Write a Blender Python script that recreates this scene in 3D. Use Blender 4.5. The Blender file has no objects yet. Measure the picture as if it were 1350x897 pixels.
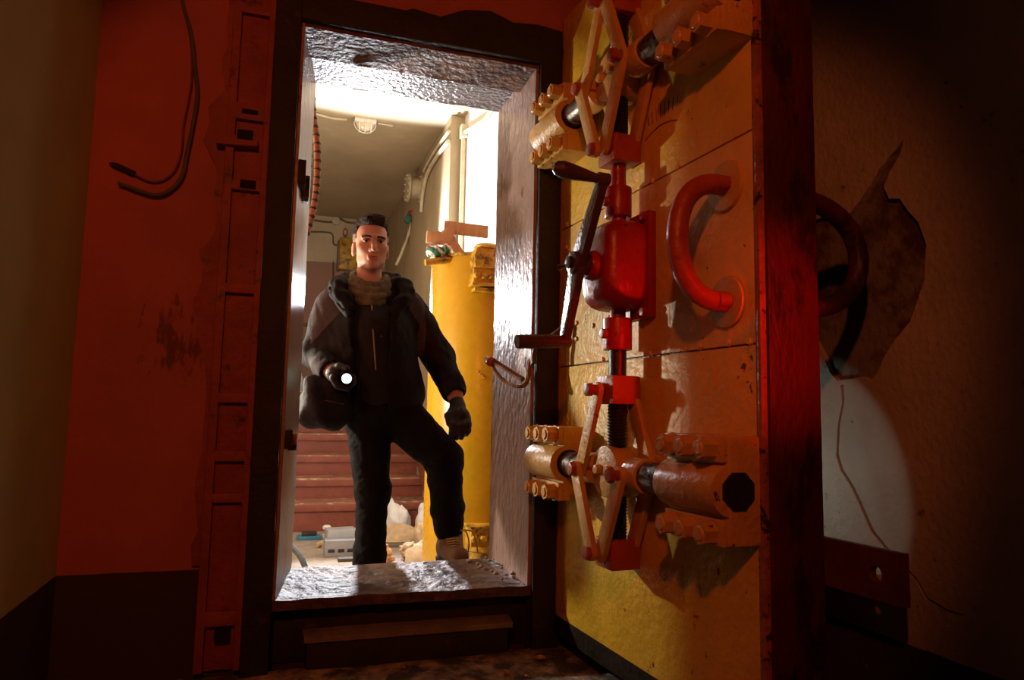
import bpy, bmesh, math, random
import numpy as np
from mathutils import Vector, Matrix, noise
from mathutils.geometry import tessellate_polygon
random.seed(7)
S = bpy.context.scene
C = S.collection
PI = math.pi

# ------------------------------------------------------------------ camera
F = 937.0
U_ = np.array([180, 9150, -937.0]); U_ /= np.linalg.norm(U_)
X_ = np.array([2850, -152.0, -937.0]); X_ -= U_ * X_.dot(U_); X_ /= np.linalg.norm(X_)
Y_ = np.cross(U_, X_)
cam_d = bpy.data.cameras.new('camera')
cam_d.sensor_width = 36; cam_d.sensor_fit = 'HORIZONTAL'; cam_d.lens = F / 1350 * 36
cam_d.clip_start = 0.02
cam = bpy.data.objects.new('camera', cam_d); C.objects.link(cam)
mw = Matrix.Identity(4)
for i, r in enumerate((X_, Y_, U_)):
    for j in range(3): mw[i][j] = r[j]
mw.translation = (0, -2.184, 0.736)
cam.matrix_world = mw
S.camera = cam

# ------------------------------------------------------------------ world, lights, exposure
S.view_settings.view_transform = 'Standard'
S.view_settings.look = 'None'
S.view_settings.gamma = 1
S.view_settings.use_curve_mapping = False
S.view_settings.exposure = 0.0
w = bpy.data.worlds.new('world'); S.world = w; w.use_nodes = True
w.node_tree.nodes['Background'].inputs[0].default_value = (0.02, 0.012, 0.008, 1)
w.node_tree.nodes['Background'].inputs[1].default_value = 0.2

def aim(o, target):
    d = Vector(target) - o.location
    o.rotation_euler = d.to_track_quat('-Z', 'Y').to_euler()
def light(name, kind, loc, energy, color, size=0.05, target=None, spot=None, blend=0.3):
    l = bpy.data.lights.new(name, kind); l.energy = energy; l.color = color
    if kind == 'AREA': l.shape = 'DISK'; l.size = size
    else: l.shadow_soft_size = size
    if kind == 'SPOT': l.spot_size = math.radians(spot); l.spot_blend = blend
    o = bpy.data.objects.new(name, l); C.objects.link(o); o.location = loc
    if target: aim(o, target)
    return o
# flash standing on the stairwell floor behind the man, facing the doorway
light('back_flash', 'SPOT', (0.53, 3.46, 1.62), 400, (0.95, 0.95, 1.0), 0.07, target=(0.60, 0.0, 2.30), spot=140, blend=0.12)
# bare lamp tucked in behind the left jamb, it reaches the door leaf through the doorway
light('side_lamp', 'POINT', (-0.41, 1.07, 1.00), 80, (1.0, 0.90, 0.74), 0.03)
# warm work lamp high behind the camera
light('warm_lamp', 'SPOT', (-0.34, -2.62, 1.98), 56, (1.0, 0.180, 0.040), 0.05, target=(0.45, -0.22, 1.02), spot=60, blend=0.30)
# red torch by the camera, catching the edge of the leaf
light('red_torch', 'SPOT', (1.12, -2.60, 0.85), 95, (1.0, 0.010, 0.008), 0.03, target=(1.0, -0.98, 0.92), spot=19, blend=1.0)
# added fill spot beside the camera, brightens the man's face
light('face_fill', 'SPOT', (-0.05, -2.1, 1.0), 8, (1.0, 0.76, 0.56), 0.04, target=(0.335, 0.66, 1.34), spot=13, blend=0.8)
# cool torch behind the leaf, washing the right wall
light('cool_torch', 'SPOT', (1.13, -0.50, 0.58), 0.85, (0.86, 1.0, 0.88), 0.01, target=(1.42, -0.50, 0.56), spot=106, blend=0.06)

# ------------------------------------------------------------------ materials
MATS = {}
def mat(name, base, rough=0.6, var=0.25, scale=6.0, bump=0.25, bscale=45.0, chip=None, camt=0.35, cscale=9.0,
        metal=0.0, stretch=(1, 1, 1), dado=None, emit=None, chiprough=None, spec=0.5, soft=0.03, scar=None):
    m = bpy.data.materials.new(name); m.use_nodes = True
    nt = m.node_tree; N = nt.nodes; L = nt.links
    b = N['Principled BSDF']
    geo = N.new('ShaderNodeNewGeometry')
    mp = N.new('ShaderNodeMapping'); mp.inputs['Scale'].default_value = stretch
    L.new(geo.outputs['Position'], mp.inputs['Vector'])
    n1 = N.new('ShaderNodeTexNoise'); n1.inputs['Scale'].default_value = scale; n1.inputs['Detail'].default_value = 6
    n1.inputs['Roughness'].default_value = 0.65
    L.new(mp.outputs[0], n1.inputs['Vector'])
    r1 = N.new('ShaderNodeValToRGB')
    lo = tuple(c * (1 - var) for c in base); hi = tuple(min(1, c * (1 + var)) for c in base)
    r1.color_ramp.elements[0].position = 0.32; r1.color_ramp.elements[0].color = (*lo, 1)
    r1.color_ramp.elements[1].position = 0.68; r1.color_ramp.elements[1].color = (*hi, 1)
    L.new(n1.outputs['Fac'], r1.inputs['Fac'])
    col = r1.outputs['Color']
    def mix(a, bcol, fac):
        x = N.new('ShaderNodeMix'); x.data_type = 'RGBA'
        L.new(fac, x.inputs['Factor']); L.new(a, x.inputs['A'])
        if isinstance(bcol, tuple): x.inputs['B'].default_value = (*bcol, 1)
        else: L.new(bcol, x.inputs['B'])
        return x.outputs['Result']
    if dado:                               # painted lower band: (height, colour)
        sx = N.new('ShaderNodeSeparateXYZ'); L.new(geo.outputs['Position'], sx.inputs[0])
        ad = N.new('ShaderNodeMath'); ad.operation = 'MULTIPLY_ADD'; ad.inputs[1].default_value = 0.012
        L.new(n1.outputs['Fac'], ad.inputs[0]); L.new(sx.outputs['Z'], ad.inputs[2])
        lt = N.new('ShaderNodeMath'); lt.operation = 'LESS_THAN'; lt.inputs[1].default_value = dado[0] + 0.006
        L.new(ad.outputs[0], lt.inputs[0])
        col = mix(col, dado[1], lt.outputs[0])
    n2 = N.new('ShaderNodeTexNoise'); n2.inputs['Scale'].default_value = cscale; n2.inputs['Detail'].default_value = 8
    n2.inputs['Roughness'].default_value = 0.7
    L.new(mp.outputs[0], n2.inputs['Vector'])
    rough_s = None
    if chip:
        r2 = N.new('ShaderNodeValToRGB')
        r2.color_ramp.elements[0].position = camt; r2.color_ramp.elements[0].color = (1, 1, 1, 1)
        r2.color_ramp.elements[1].position = camt + soft; r2.color_ramp.elements[1].color = (0, 0, 0, 1)
        L.new(n2.outputs['Fac'], r2.inputs['Fac'])
        col = mix(col, chip, r2.outputs['Color'])
    if scar:                               # scraped, streaky area of a wall: (centre, radius)
        vd = N.new('ShaderNodeVectorMath'); vd.operation = 'DISTANCE'; vd.inputs[1].default_value = scar[0]
        L.new(geo.outputs['Position'], vd.inputs[0])
        ms = N.new('ShaderNodeMapping'); ms.inputs['Scale'].default_value = (26, 26, 8); L.new(geo.outputs['Position'], ms.inputs['Vector'])
        ns = N.new('ShaderNodeTexNoise'); ns.inputs['Scale'].default_value = 1.0; ns.inputs['Detail'].default_value = 7; ns.inputs['Roughness'].default_value = 0.75
        L.new(ms.outputs[0], ns.inputs['Vector'])
        mr = N.new('ShaderNodeMapRange'); mr.inputs['From Min'].default_value = 0.05; mr.inputs['From Max'].default_value = scar[1]
        mr.inputs['To Min'].default_value = 0.55; mr.inputs['To Max'].default_value = 0.25; L.new(vd.outputs['Value'], mr.inputs['Value'])
        sb = N.new('ShaderNodeMath'); sb.operation = 'SUBTRACT'; L.new(mr.outputs[0], sb.inputs[0]); L.new(ns.outputs['Fac'], sb.inputs[1])
        mu = N.new('ShaderNodeMath'); mu.operation = 'MULTIPLY'; mu.use_clamp = True; mu.inputs[1].default_value = 14; L.new(sb.outputs[0], mu.inputs[0])
        col = mix(col, (0.14, 0.04, 0.03), mu.outputs[0])
    L.new(col, b.inputs['Base Color'])
    b.inputs['Roughness'].default_value = rough
    b.inputs['Metallic'].default_value = metal
    b.inputs['Specular IOR Level'].default_value = spec
    rr = N.new('ShaderNodeMapRange'); rr.inputs['To Min'].default_value = max(0.05, rough - 0.14); rr.inputs['To Max'].default_value = min(1, rough + 0.14)
    L.new(n2.outputs['Fac'], rr.inputs['Value']); L.new(rr.outputs[0], b.inputs['Roughness'])
    if bump:
        n3 = N.new('ShaderNodeTexNoise'); n3.inputs['Scale'].default_value = bscale; n3.inputs['Detail'].default_value = 5
        L.new(mp.outputs[0], n3.inputs['Vector'])
        bp = N.new('ShaderNodeBump'); bp.inputs['Strength'].default_value = bump; bp.inputs['Distance'].default_value = 0.012
        L.new(n3.outputs['Fac'], bp.inputs['Height'])
        L.new(bp.outputs['Normal'], b.inputs['Normal'])
    if emit:
        b.inputs['Emission Color'].default_value = (*emit[0], 1); b.inputs['Emission Strength'].default_value = emit[1]
    MATS[name] = m
    return m

mat('wall_pink', (0.37, 0.095, 0.075), 0.75, 0.14, 3.0, 0.25, 30, dado=(0.288, (0.035, 0.018, 0.014)), chip=(0.10, 0.035, 0.025), camt=0.30, cscale=7, scar=((-0.26, 0.0, 0.93), 0.24))
mat('wall_olive', (0.46, 0.36, 0.16), 0.8, 0.12, 2.5, 0.2, 25, dado=(0.288, (0.035, 0.018, 0.014)), chip=(0.12, 0.08, 0.05), camt=0.27, cscale=6)
mat('wall_pale', (0.42, 0.40, 0.34), 0.8, 0.12, 6, 0.4, 60, dado=(0.22, (0.03, 0.02, 0.016)), chip=(0.16, 0.14, 0.11), camt=0.33, cscale=24)
mat('patch_concrete', (0.16, 0.155, 0.125), 0.9, 0.4, 5, 0.6, 40, chip=(0.07, 0.035, 0.025), camt=0.42, cscale=5, soft=0.1)
mat('ceiling_dull', (0.30, 0.24, 0.18), 0.85, 0.15, 3)
mat('earth_floor', (0.42, 0.32, 0.25), 0.9, 0.4, 7, 0.9, 28, chip=(0.05, 0.035, 0.03), camt=0.45, soft=0.2)
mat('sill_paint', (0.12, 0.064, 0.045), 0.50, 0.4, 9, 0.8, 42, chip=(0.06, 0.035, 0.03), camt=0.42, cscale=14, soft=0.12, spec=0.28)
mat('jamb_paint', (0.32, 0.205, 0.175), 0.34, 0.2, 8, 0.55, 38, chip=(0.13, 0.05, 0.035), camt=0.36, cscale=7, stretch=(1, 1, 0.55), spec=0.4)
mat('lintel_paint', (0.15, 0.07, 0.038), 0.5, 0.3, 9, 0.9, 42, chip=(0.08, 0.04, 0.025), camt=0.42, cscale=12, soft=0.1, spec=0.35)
mat('jamb_grey', (0.095, 0.07, 0.08), 0.32, 0.2, 9, 0.7, 55)
mat('frame_black', (0.018, 0.013, 0.012), 0.7, 0.4, 8, 0.3, 60, chip=(0.05, 0.02, 0.015), camt=0.36)
mat('slot_dark', (0.004, 0.003, 0.003), 0.9)
mat('frame_red', (0.25, 0.048, 0.034), 0.62, 0.25, 7, 0.4, 40, chip=(0.06, 0.018, 0.014), camt=0.35, cscale=12, soft=0.08)
mat('step_concrete', (0.20, 0.16, 0.125), 0.85, 0.3, 10, 0.5, 50)
# the leaf
mat('door_yellow', (0.70, 0.41, 0.028), 0.40, 0.16, 4, 0.42, 42, chip=(0.10, 0.045, 0.02), camt=0.33, cscale=22)
mat('door_tan', (0.70, 0.43, 0.12), 0.42, 0.2, 4, 0.42, 42, chip=(0.16, 0.075, 0.04), camt=0.335, cscale=22)
mat('door_ochre', (0.60, 0.33, 0.075), 0.4, 0.16, 9, 0.28, 70, chip=(0.10, 0.04, 0.02), camt=0.335, cscale=26)
mat('edge_red', (0.065, 0.006, 0.004), 0.55, 0.4, 6, 0.35, 60, chip=(0.02, 0.008, 0.006), camt=0.43, cscale=9, soft=0.08, stretch=(1, 1, 0.5))
mat('leaf_back', (0.10, 0.05, 0.035), 0.7, 0.3)
mat('rust_trim', (0.30, 0.09, 0.03), 0.6, 0.4, 12, 0.5, 60, chip=(0.03, 0.02, 0.015), camt=0.42, cscale=20)
mat('gear_red', (0.32, 0.008, 0.006), 0.36, 0.2, 10, 0.2, 50, chip=(0.04, 0.01, 0.008), camt=0.33, cscale=28)
mat('gear_red_dull', (0.38, 0.06, 0.018), 0.42, 0.25, 10, 0.25, 60, chip=(0.05, 0.015, 0.01), camt=0.35, cscale=26)
mat('steel_bare', (0.20, 0.19, 0.18), 0.3, 0.35, 16, 0.15, 90, chip=(0.03, 0.024, 0.02), camt=0.42, cscale=24, metal=0.85, soft=0.1)
mat('grease_black', (0.02, 0.017, 0.015), 0.38, 0.4, 20, 0.15, 90)
mat('crank_brown', (0.085, 0.04, 0.03), 0.32, 0.3, 16, 0.35, 120, chip=(0.02, 0.012, 0.01), camt=0.36, cscale=30)
mat('grime', (0.020, 0.014, 0.010), 0.95, 0.5, 20, 0.5, 60, spec=0.05)
mat('bracket_red', (0.10, 0.03, 0.018), 0.65, 0.3, 10)
# stairwell
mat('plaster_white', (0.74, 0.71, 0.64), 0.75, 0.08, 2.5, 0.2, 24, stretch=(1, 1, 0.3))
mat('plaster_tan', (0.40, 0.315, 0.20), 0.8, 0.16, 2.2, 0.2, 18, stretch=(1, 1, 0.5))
mat('plaster_ceiling', (0.44, 0.36, 0.235), 0.8, 0.14, 2.0, 0.2, 20)
mat('far_wall', (0.54, 0.47, 0.33), 0.8, 0.1, 3, 0.2, 20, dado=(2.45, (0.34, 0.20, 0.145)))
mat('cell_floor', (0.30, 0.245, 0.195), 0.85, 0.2, 12, 0.5, 40)
mat('step_red', (0.22, 0.058, 0.036), 0.5, 0.18, 9, 0.3, 60, chip=(0.34, 0.22, 0.14), camt=0.27, cscale=18)
mat('step_worn', (0.28, 0.11, 0.07), 0.6, 0.4, 12, 0.3, 60, chip=(0.50, 0.36, 0.22), camt=0.42, cscale=20, stretch=(0.4, 1, 1))
mat('tank_yellow', (0.54, 0.285, 0.008), 0.28, 0.06, 5, 0.1, 20, chip=(0.25, 0.12, 0.02), camt=0.25, cscale=22)
mat('fitting_yellow', (0.56, 0.32, 0.025), 0.4, 0.3, 14, 0.4, 60, chip=(0.12, 0.07, 0.02), camt=0.40, cscale=16, soft=0.1)
mat('conduit_cream', (0.60, 0.54, 0.38), 0.5, 0.15, 12)
mat('flange_cream', (0.46, 0.40, 0.27), 0.5, 0.2, 14)
mat('board_brown', (0.52, 0.29, 0.13), 0.75, 0.18, 8, 0.2, 60, stretch=(4, 1, 1))
mat('hose_tan', (0.36, 0.18, 0.085), 0.7, 0.25, 20)
mat('hose_tape', (0.025, 0.018, 0.014), 0.6)
mat('dark_box', (0.06, 0.045, 0.04), 0.6)
mat('hook_steel', (0.22, 0.12, 0.08), 0.35, 0.4, 20, metal=0.5)
mat('cable_grey', (0.09, 0.085, 0.06), 0.6)
mat('cable_red', (0.20, 0.05, 0.03), 0.6)
mat('cable_brown', (0.17, 0.12, 0.07), 0.6)
mat('teal_paint', (0.03, 0.16, 0.10), 0.5)
mat('red_paint', (0.36, 0.05, 0.035), 0.5)
mat('lamp_white', (0.75, 0.72, 0.62), 0.4, 0.1)
mat('lamp_glass', (0.62, 0.56, 0.42), 0.15, 0.1)
mat('cloth_green', (0.04, 0.22, 0.13), 0.8); mat('cloth_mauve', (0.34, 0.13, 0.12), 0.8); mat('cloth_white', (0.75, 0.74, 0.70), 0.8)
mat('paper_white', (0.60, 0.60, 0.61), 0.6, 0.08, 20); mat('scrap_cream', (0.42, 0.30, 0.17), 0.7, 0.25, 20)
mat('scrap_orange', (0.55, 0.28, 0.10), 0.7, 0.3, 30); mat('grey_plastic', (0.22, 0.22, 0.23), 0.5, 0.15)
mat('light_plastic', (0.38, 0.40, 0.43), 0.45, 0.1); mat('blue_plastic', (0.03, 0.16, 0.26), 0.45); mat('black_plastic', (0.02, 0.02, 0.022), 0.35)
mat('brick_chip', (0.36, 0.15, 0.09), 0.85, 0.3, 40); mat('stone_chip', (0.26, 0.20, 0.16), 0.9, 0.3, 40)
# man
mat('skin', (0.52, 0.285, 0.19), 0.62, 0.06, 30, 0.05, 200, spec=0.3); mat('lips', (0.43, 0.195, 0.145), 0.45, 0.05); mat('stubble', (0.46, 0.255, 0.172), 0.65, 0.1, 80)
mat('stubble_dark', (0.14, 0.05, 0.04), 0.7)
mat('hair', (0.022, 0.014, 0.010), 0.75, 0.4, 60, 0.5, 160, stretch=(1, 0.25, 0.6), spec=0.2); mat('hair_fade', (0.15, 0.085, 0.06), 0.6, 0.2, 80)
mat('eye_white', (0.62, 0.56, 0.52), 0.2, 0.02); mat('eye_dark', (0.03, 0.018, 0.012), 0.12, 0.1)
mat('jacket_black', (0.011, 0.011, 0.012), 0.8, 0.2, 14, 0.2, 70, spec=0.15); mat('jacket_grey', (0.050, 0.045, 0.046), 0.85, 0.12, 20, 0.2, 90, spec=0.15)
mat('fleece', (0.010, 0.010, 0.011), 0.85, 0.2, 40); mat('gaiter', (0.115, 0.105, 0.05), 0.85, 0.35, 28, 0.4, 120)
mat('trousers', (0.0085, 0.008, 0.0085), 0.9, 0.3, 20, 0.3, 60, spec=0.12); mat('glove', (0.009, 0.009, 0.010), 0.6, 0.3, 40, 0.3, 140)
mat('boot', (0.19, 0.105, 0.055), 0.7, 0.25, 20, 0.3, 90); mat('boot_sole', (0.03, 0.026, 0.022), 0.8); mat('lace', (0.42, 0.30, 0.09), 0.7)
mat('zip_tan', (0.30, 0.22, 0.15), 0.4, 0.1); mat('zip_metal', (0.4, 0.38, 0.36), 0.3, 0.1, metal=0.8)
mat('bag_black', (0.007, 0.007, 0.0075), 0.75, 0.3, 14, 0.35, 50, spec=0.25)
mat('torch_body', (0.02, 0.02, 0.02), 0.3); mat('torch_lens', (0.9, 1.0, 0.95), 0.2, 0.0, emit=((0.42, 1.0, 0.78), 5))

# ------------------------------------------------------------------ helpers
class MB:
    def __init__(s): s.v = []; s.f = []
    def add(s, vs, fs, M=None):
        o = len(s.v)
        s.v += [tuple(M @ Vector(p)) if M else tuple(p) for p in vs]
        s.f += [tuple(i + o for i in f) for f in fs]
        return s
    def box(s, x0, x1, y0, y1, z0, z1, M=None):
        vs = [(x, y, z) for x in (x0, x1) for y in (y0, y1) for z in (z0, z1)]
        return s.add(vs, [(0, 1, 3, 2), (4, 6, 7, 5), (0, 4, 5, 1), (2, 3, 7, 6), (0, 2, 6, 4), (1, 5, 7, 3)], M)
    def cyl(s, a, b, r0, r1=None, n=20, ph=0.0):
        a = Vector(a); b = Vector(b); r1 = r0 if r1 is None else r1
        d = (b - a).normalized(); t = Vector((0, 0, 1)) if abs(d.z) < 0.9 else Vector((1, 0, 0))
        p = d.cross(t).normalized(); q = d.cross(p)
        vs = []
        for c, r in ((a, r0), (b, r1)):
            for i in range(n):
                g = 2 * PI * i / n + ph; vs.append(c + p * (r * math.cos(g)) + q * (r * math.sin(g)))
        fs = [(i, i + n, (i + 1) % n + n, (i + 1) % n) for i in range(n)]
        fs += [tuple(range(n)), tuple(range(2 * n - 1, n - 1, -1))]
        return s.add(vs, fs)
    def tube(s, pts, r, n=8, caps=True):
        P = [Vector(p) for p in pts]; m = len(P)
        rs = r if isinstance(r, (list, tuple)) else [r] * m
        ref = None; vs = []
        for i in range(m):
            d = (P[min(i + 1, m - 1)] - P[max(i - 1, 0)]).normalized()
            if ref is None:
                t = Vector((0, 0, 1)) if abs(d.z) < 0.9 else Vector((1, 0, 0)); ref = d.cross(t).normalized()
            ref = (ref - d * ref.dot(d)).normalized(); q = d.cross(ref)
            for k in range(n):
                g = 2 * PI * k / n; vs.append(P[i] + ref * (rs[i] * math.cos(g)) + q * (rs[i] * math.sin(g)))
        fs = []
        for i in range(m - 1):
            for k in range(n):
                fs.append((i * n + k, i * n + (k + 1) % n, (i + 1) * n + (k + 1) % n, (i + 1) * n + k))
        if caps: fs += [tuple(range(n - 1, -1, -1)), tuple((m - 1) * n + k for k in range(n))]
        return s.add(vs, fs)
    def lathe(s, prof, c=(0, 0, 0), n=32, M=None):
        vs = []; m = len(prof)
        for r, z in prof:
            for i in range(n):
                g = 2 * PI * i / n; vs.append((c[0] + r * math.cos(g), c[1] + r * math.sin(g), c[2] + z))
        fs = [(j * n + i, j * n + (i + 1) % n, (j + 1) * n + (i + 1) % n, (j + 1) * n + i) for j in range(m - 1) for i in range(n)]
        fs += [tuple(range(n - 1, -1, -1)), tuple((m - 1) * n + i for i in range(n))]
        return s.add(vs, fs, M)
    def prism(s, poly, d0, d1, place):      # place(a, b, d) -> xyz
        n = len(poly)
        vs = [place(a, b, d0) for a, b in poly] + [place(a, b, d1) for a, b in poly]
        fs = [tuple(range(n)), tuple(range(2 * n - 1, n - 1, -1))] + [(i, i + n, (i + 1) % n + n, (i + 1) % n) for i in range(n)]
        return s.add(vs, fs)
    def build(s, name, m, parent=None, bevel=0, seg=2, angle=40, loc=None):
        me = bpy.data.meshes.new(name); me.from_pydata(s.v, [], s.f)
        bm = bmesh.new(); bm.from_mesh(me)
        bmesh.ops.recalc_face_normals(bm, faces=bm.faces)
        if bevel:
            es = [e for e in bm.edges if len(e.link_faces) == 2 and e.calc_face_angle(0) > math.radians(angle)]
            bmesh.ops.bevel(bm, geom=es, offset=bevel, segments=seg, affect='EDGES', profile=0.6, clamp_overlap=True)
        bm.to_mesh(me); bm.free()
        return link(name, me, m, parent, loc, angle)
def link(name, me, m, parent=None, loc=None, angle=40):
    if angle: me.shade_smooth(); me.set_sharp_from_angle(angle=math.radians(angle))
    for x in (m if isinstance(m, (list, tuple)) else [m]): me.materials.append(MATS[x])
    o = bpy.data.objects.new(name, me); C.objects.link(o)
    if parent: o.parent = parent
    if loc: o.location = loc
    return o
def tag(o, label=None, cat=None, group=None, kind=None):
    if label: o['label'] = label
    if cat: o['category'] = cat
    if group: o['group'] = group
    if kind: o['kind'] = kind
    return o
def empty(name, loc=(0, 0, 0), rz=0):
    o = bpy.data.objects.new(name, None); C.objects.link(o); o.location = loc; o.rotation_euler = (0, 0, rz)
    o.empty_display_size = 0.05
    return o
def dup(o, loc, rot=None, scale=None, parent=None, label=None):
    c = o.copy(); C.objects.link(c)
    c.location = loc
    if rot: c.rotation_euler = rot
    if scale: c.scale = scale
    if parent is not None: c.parent = parent
    if label: c['label'] = label
    return c
def arc(c, r, a0, a1, n, fx, fz):           # list of c + r*(cos fx + sin fz)
    c = Vector(c); fx = Vector(fx); fz = Vector(fz)
    return [c + fx * (r * math.cos(a0 + (a1 - a0) * i / n)) + fz * (r * math.sin(a0 + (a1 - a0) * i / n)) for i in range(n + 1)]
def spline(pts, k=6):
    P = [Vector(p) for p in pts]; out = []
    for i in range(len(P) - 1):
        a = P[max(i - 1, 0)]; b = P[i]; c = P[i + 1]; d = P[min(i + 2, len(P) - 1)]
        for j in range(k):
            t = j / k
            out.append(0.5 * ((2 * b) + (c - a) * t + (2 * a - 5 * b + 4 * c - d) * t * t + (3 * b - a - 3 * c + d) * t ** 3))
    out.append(P[-1]); return out
def lumpy(corners, nu, nv, amp, freq, name, m, parent=None, thick=None, seed=0):
    """bilinear quad patch with thickness, its front pushed about by noise"""
    a, b, c, d = [Vector(p) for p in corners]
    nrm = (b - a).cross(d - a).normalized(); vs = []; fs = []
    for j in range(nv + 1):
        for i in range(nu + 1):
            s_, t_ = i / nu, j / nv
            p = (a * (1 - s_) + b * s_) * (1 - t_) + (d * (1 - s_) + c * s_) * t_
            h = noise.fractal(Vector((p.x, p.y, p.z)) * freq + Vector((seed, 0, 0)), 0.8, 2.0, 4)
            e = min(1, 6 * min(s_, 1 - s_, t_, 1 - t_) + 0.25)
            vs.append(p + nrm * (amp * h * e))
    for j in range(nv):
        for i in range(nu):
            k = j * (nu + 1) + i; fs.append((k, k + 1, k + nu + 2, k + nu + 1))
    if thick:
        o = len(vs)
        per = [i for i in range(nu + 1)] + [(j + 1) * (nu + 1) + nu for j in range(nv)] + \
              [nv * (nu + 1) + i for i in range(nu - 1, -1, -1)] + [j * (nu + 1) for j in range(nv - 1, 0, -1)]
        vs += [Vector(vs[k]) - nrm * thick for k in per]; n = len(per)
        fs += [(per[i], per[(i + 1) % n], o + (i + 1) % n, o + i) for i in range(n)]
        fs.append(tuple(o + i for i in range(n)))
    mb = MB(); mb.add(vs, fs)
    return mb.build(name, m, parent, angle=50)

# signed-distance modelling for bodies and cloth
class SDF:
    def __init__(s, lo, hi, h):
        s.lo = np.array(lo, float); s.h = h
        s.n = np.ceil((np.array(hi) - s.lo) / h).astype(int) + 1
        s.f = np.full(s.n, 0.5, np.float32)
    def _win(s, lo, hi):
        a = np.clip(np.floor((np.array(lo) - s.lo) / s.h).astype(int), 0, s.n - 1)
        b = np.clip(np.ceil((np.array(hi) - s.lo) / s.h).astype(int) + 1, 1, s.n)
        ax = [(s.lo[i] + s.h * np.arange(a[i], b[i])).astype(np.float32) for i in range(3)]
        return tuple(slice(a[i], b[i]) for i in range(3)), ax[0][:, None, None], ax[1][None, :, None], ax[2][None, None, :]
    def _put(s, w, d, k, sub):
        f = s.f[w]
        if sub:
            d = -d; hh = np.clip(0.5 - 0.5 * (d - f) / k, 0, 1); s.f[w] = d * (1 - hh) + f * hh + k * hh * (1 - hh)
        else:
            hh = np.clip(0.5 + 0.5 * (d - f) / k, 0, 1); s.f[w] = d * (1 - hh) + f * hh - k * hh * (1 - hh)
    def cap(s, a, b, ra, rb=None, k=0.02, sub=False):
        rb = ra if rb is None else rb; a = np.array(a, float); b = np.array(b, float); m = max(ra, rb) + k * 2 + 0.03
        w, x, y, z = s._win(np.minimum(a, b) - m, np.maximum(a, b) + m)
        ab = b - a; L = max(1e-9, ab.dot(ab))
        t = np.clip(((x - a[0]) * ab[0] + (y - a[1]) * ab[1] + (z - a[2]) * ab[2]) / L, 0, 1)
        d = np.sqrt((x - a[0] - ab[0] * t) ** 2 + (y - a[1] - ab[1] * t) ** 2 + (z - a[2] - ab[2] * t) ** 2) - (ra + (rb - ra) * t)
        s._put(w, d, k, sub); return s
    def chain(s, pts, rs, k=0.02, sub=False):
        for i in range(len(pts) - 1): s.cap(pts[i], pts[i + 1], rs[i], rs[i + 1], k, sub)
        return s
    def ell(s, c, r, k=0.02, sub=False):
        c = np.array(c, float); r = np.array(r, float); m = r + k * 2 + 0.03
        w, x, y, z = s._win(c - m, c + m)
        k0 = np.sqrt(((x - c[0]) / r[0]) ** 2 + ((y - c[1]) / r[1]) ** 2 + ((z - c[2]) / r[2]) ** 2)
        k1 = np.sqrt(((x - c[0]) / r[0] ** 2) ** 2 + ((y - c[1]) / r[1] ** 2) ** 2 + ((z - c[2]) / r[2] ** 2) ** 2)
        d = k0 * (k0 - 1) / np.maximum(k1, 1e-6)
        s._put(w, d, k, sub); return s
    def box(s, lo, hi, k=0.01, sub=False, rnd=0.0):
        lo = np.array(lo, float); hi = np.array(hi, float); m = k * 2 + 0.03
        w, x, y, z = s._win(lo - m, hi + m)
        c = (lo + hi) / 2; e = (hi - lo) / 2 - rnd
        qx, qy, qz = abs(x - c[0]) - e[0], abs(y - c[1]) - e[1], abs(z - c[2]) - e[2]
        d = np.sqrt(np.maximum(qx, 0) ** 2 + np.maximum(qy, 0) ** 2 + np.maximum(qz, 0) ** 2) + np.minimum(np.maximum(np.maximum(qx, qy), qz), 0) - rnd
        s._put(w, d, k, sub); return s
    def drum(s, c, r, top, k=0.003):          # cut away a standing drum
        w, x, y, z = s._win(s.lo, s.lo + s.h * s.n)
        s._put(w, np.maximum(np.hypot(x - c[0], y - c[1]) - r, z - top).astype(np.float32), k, True); return s
    def carve(s, o, off=0.002, k=0.003):      # cut away another volume, leaving a press-in of off
        ax = [(s.lo[i] + s.h * np.arange(s.n[i]) - o.lo[i]) / o.h for i in range(3)]
        ok = [(a >= 0) & (a < o.n[i] - 1) for i, a in enumerate(ax)]
        i0 = [np.clip(np.floor(a).astype(int), 0, o.n[i] - 2) for i, a in enumerate(ax)]
        t = [np.clip(a - i_, 0, 1) for a, i_ in zip(ax, i0)]
        d = np.zeros(tuple(s.n), np.float32)
        for p in (0, 1):
            for q in (0, 1):
                for r in (0, 1):
                    wt = (t[0] if p else 1 - t[0])[:, None, None] * (t[1] if q else 1 - t[1])[None, :, None] * (t[2] if r else 1 - t[2])[None, None, :]
                    d += (wt * o.f[np.ix_(i0[0] + p, i0[1] + q, i0[2] + r)]).astype(np.float32)
        d = np.where(ok[0][:, None, None] & ok[1][None, :, None] & ok[2][None, None, :], d, 0.5)
        s._put(tuple(slice(None) for _ in range(3)), d + off, k, True); return s
    def wrinkle(s, amp, freq, seed=0, stretch=(1, 1, 1)):
        w, x, y, z = s._win(s.lo, s.lo + s.h * s.n); rg = np.random.RandomState(seed)
        for i in range(5):
            q = rg.normal(size=3); q = q / np.linalg.norm(q) * freq * (0.6 + 0.5 * i) * np.array(stretch); p = rg.rand() * 6
            q2 = rg.normal(size=3) * freq * 0.5
            s.f += (amp / (1 + 0.5 * i) * np.sin(q[0] * x + q[1] * y + q[2] * z + p + 1.5 * np.sin(q2[0] * x + q2[1] * y + q2[2] * z))).astype(np.float32)
        return s
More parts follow.
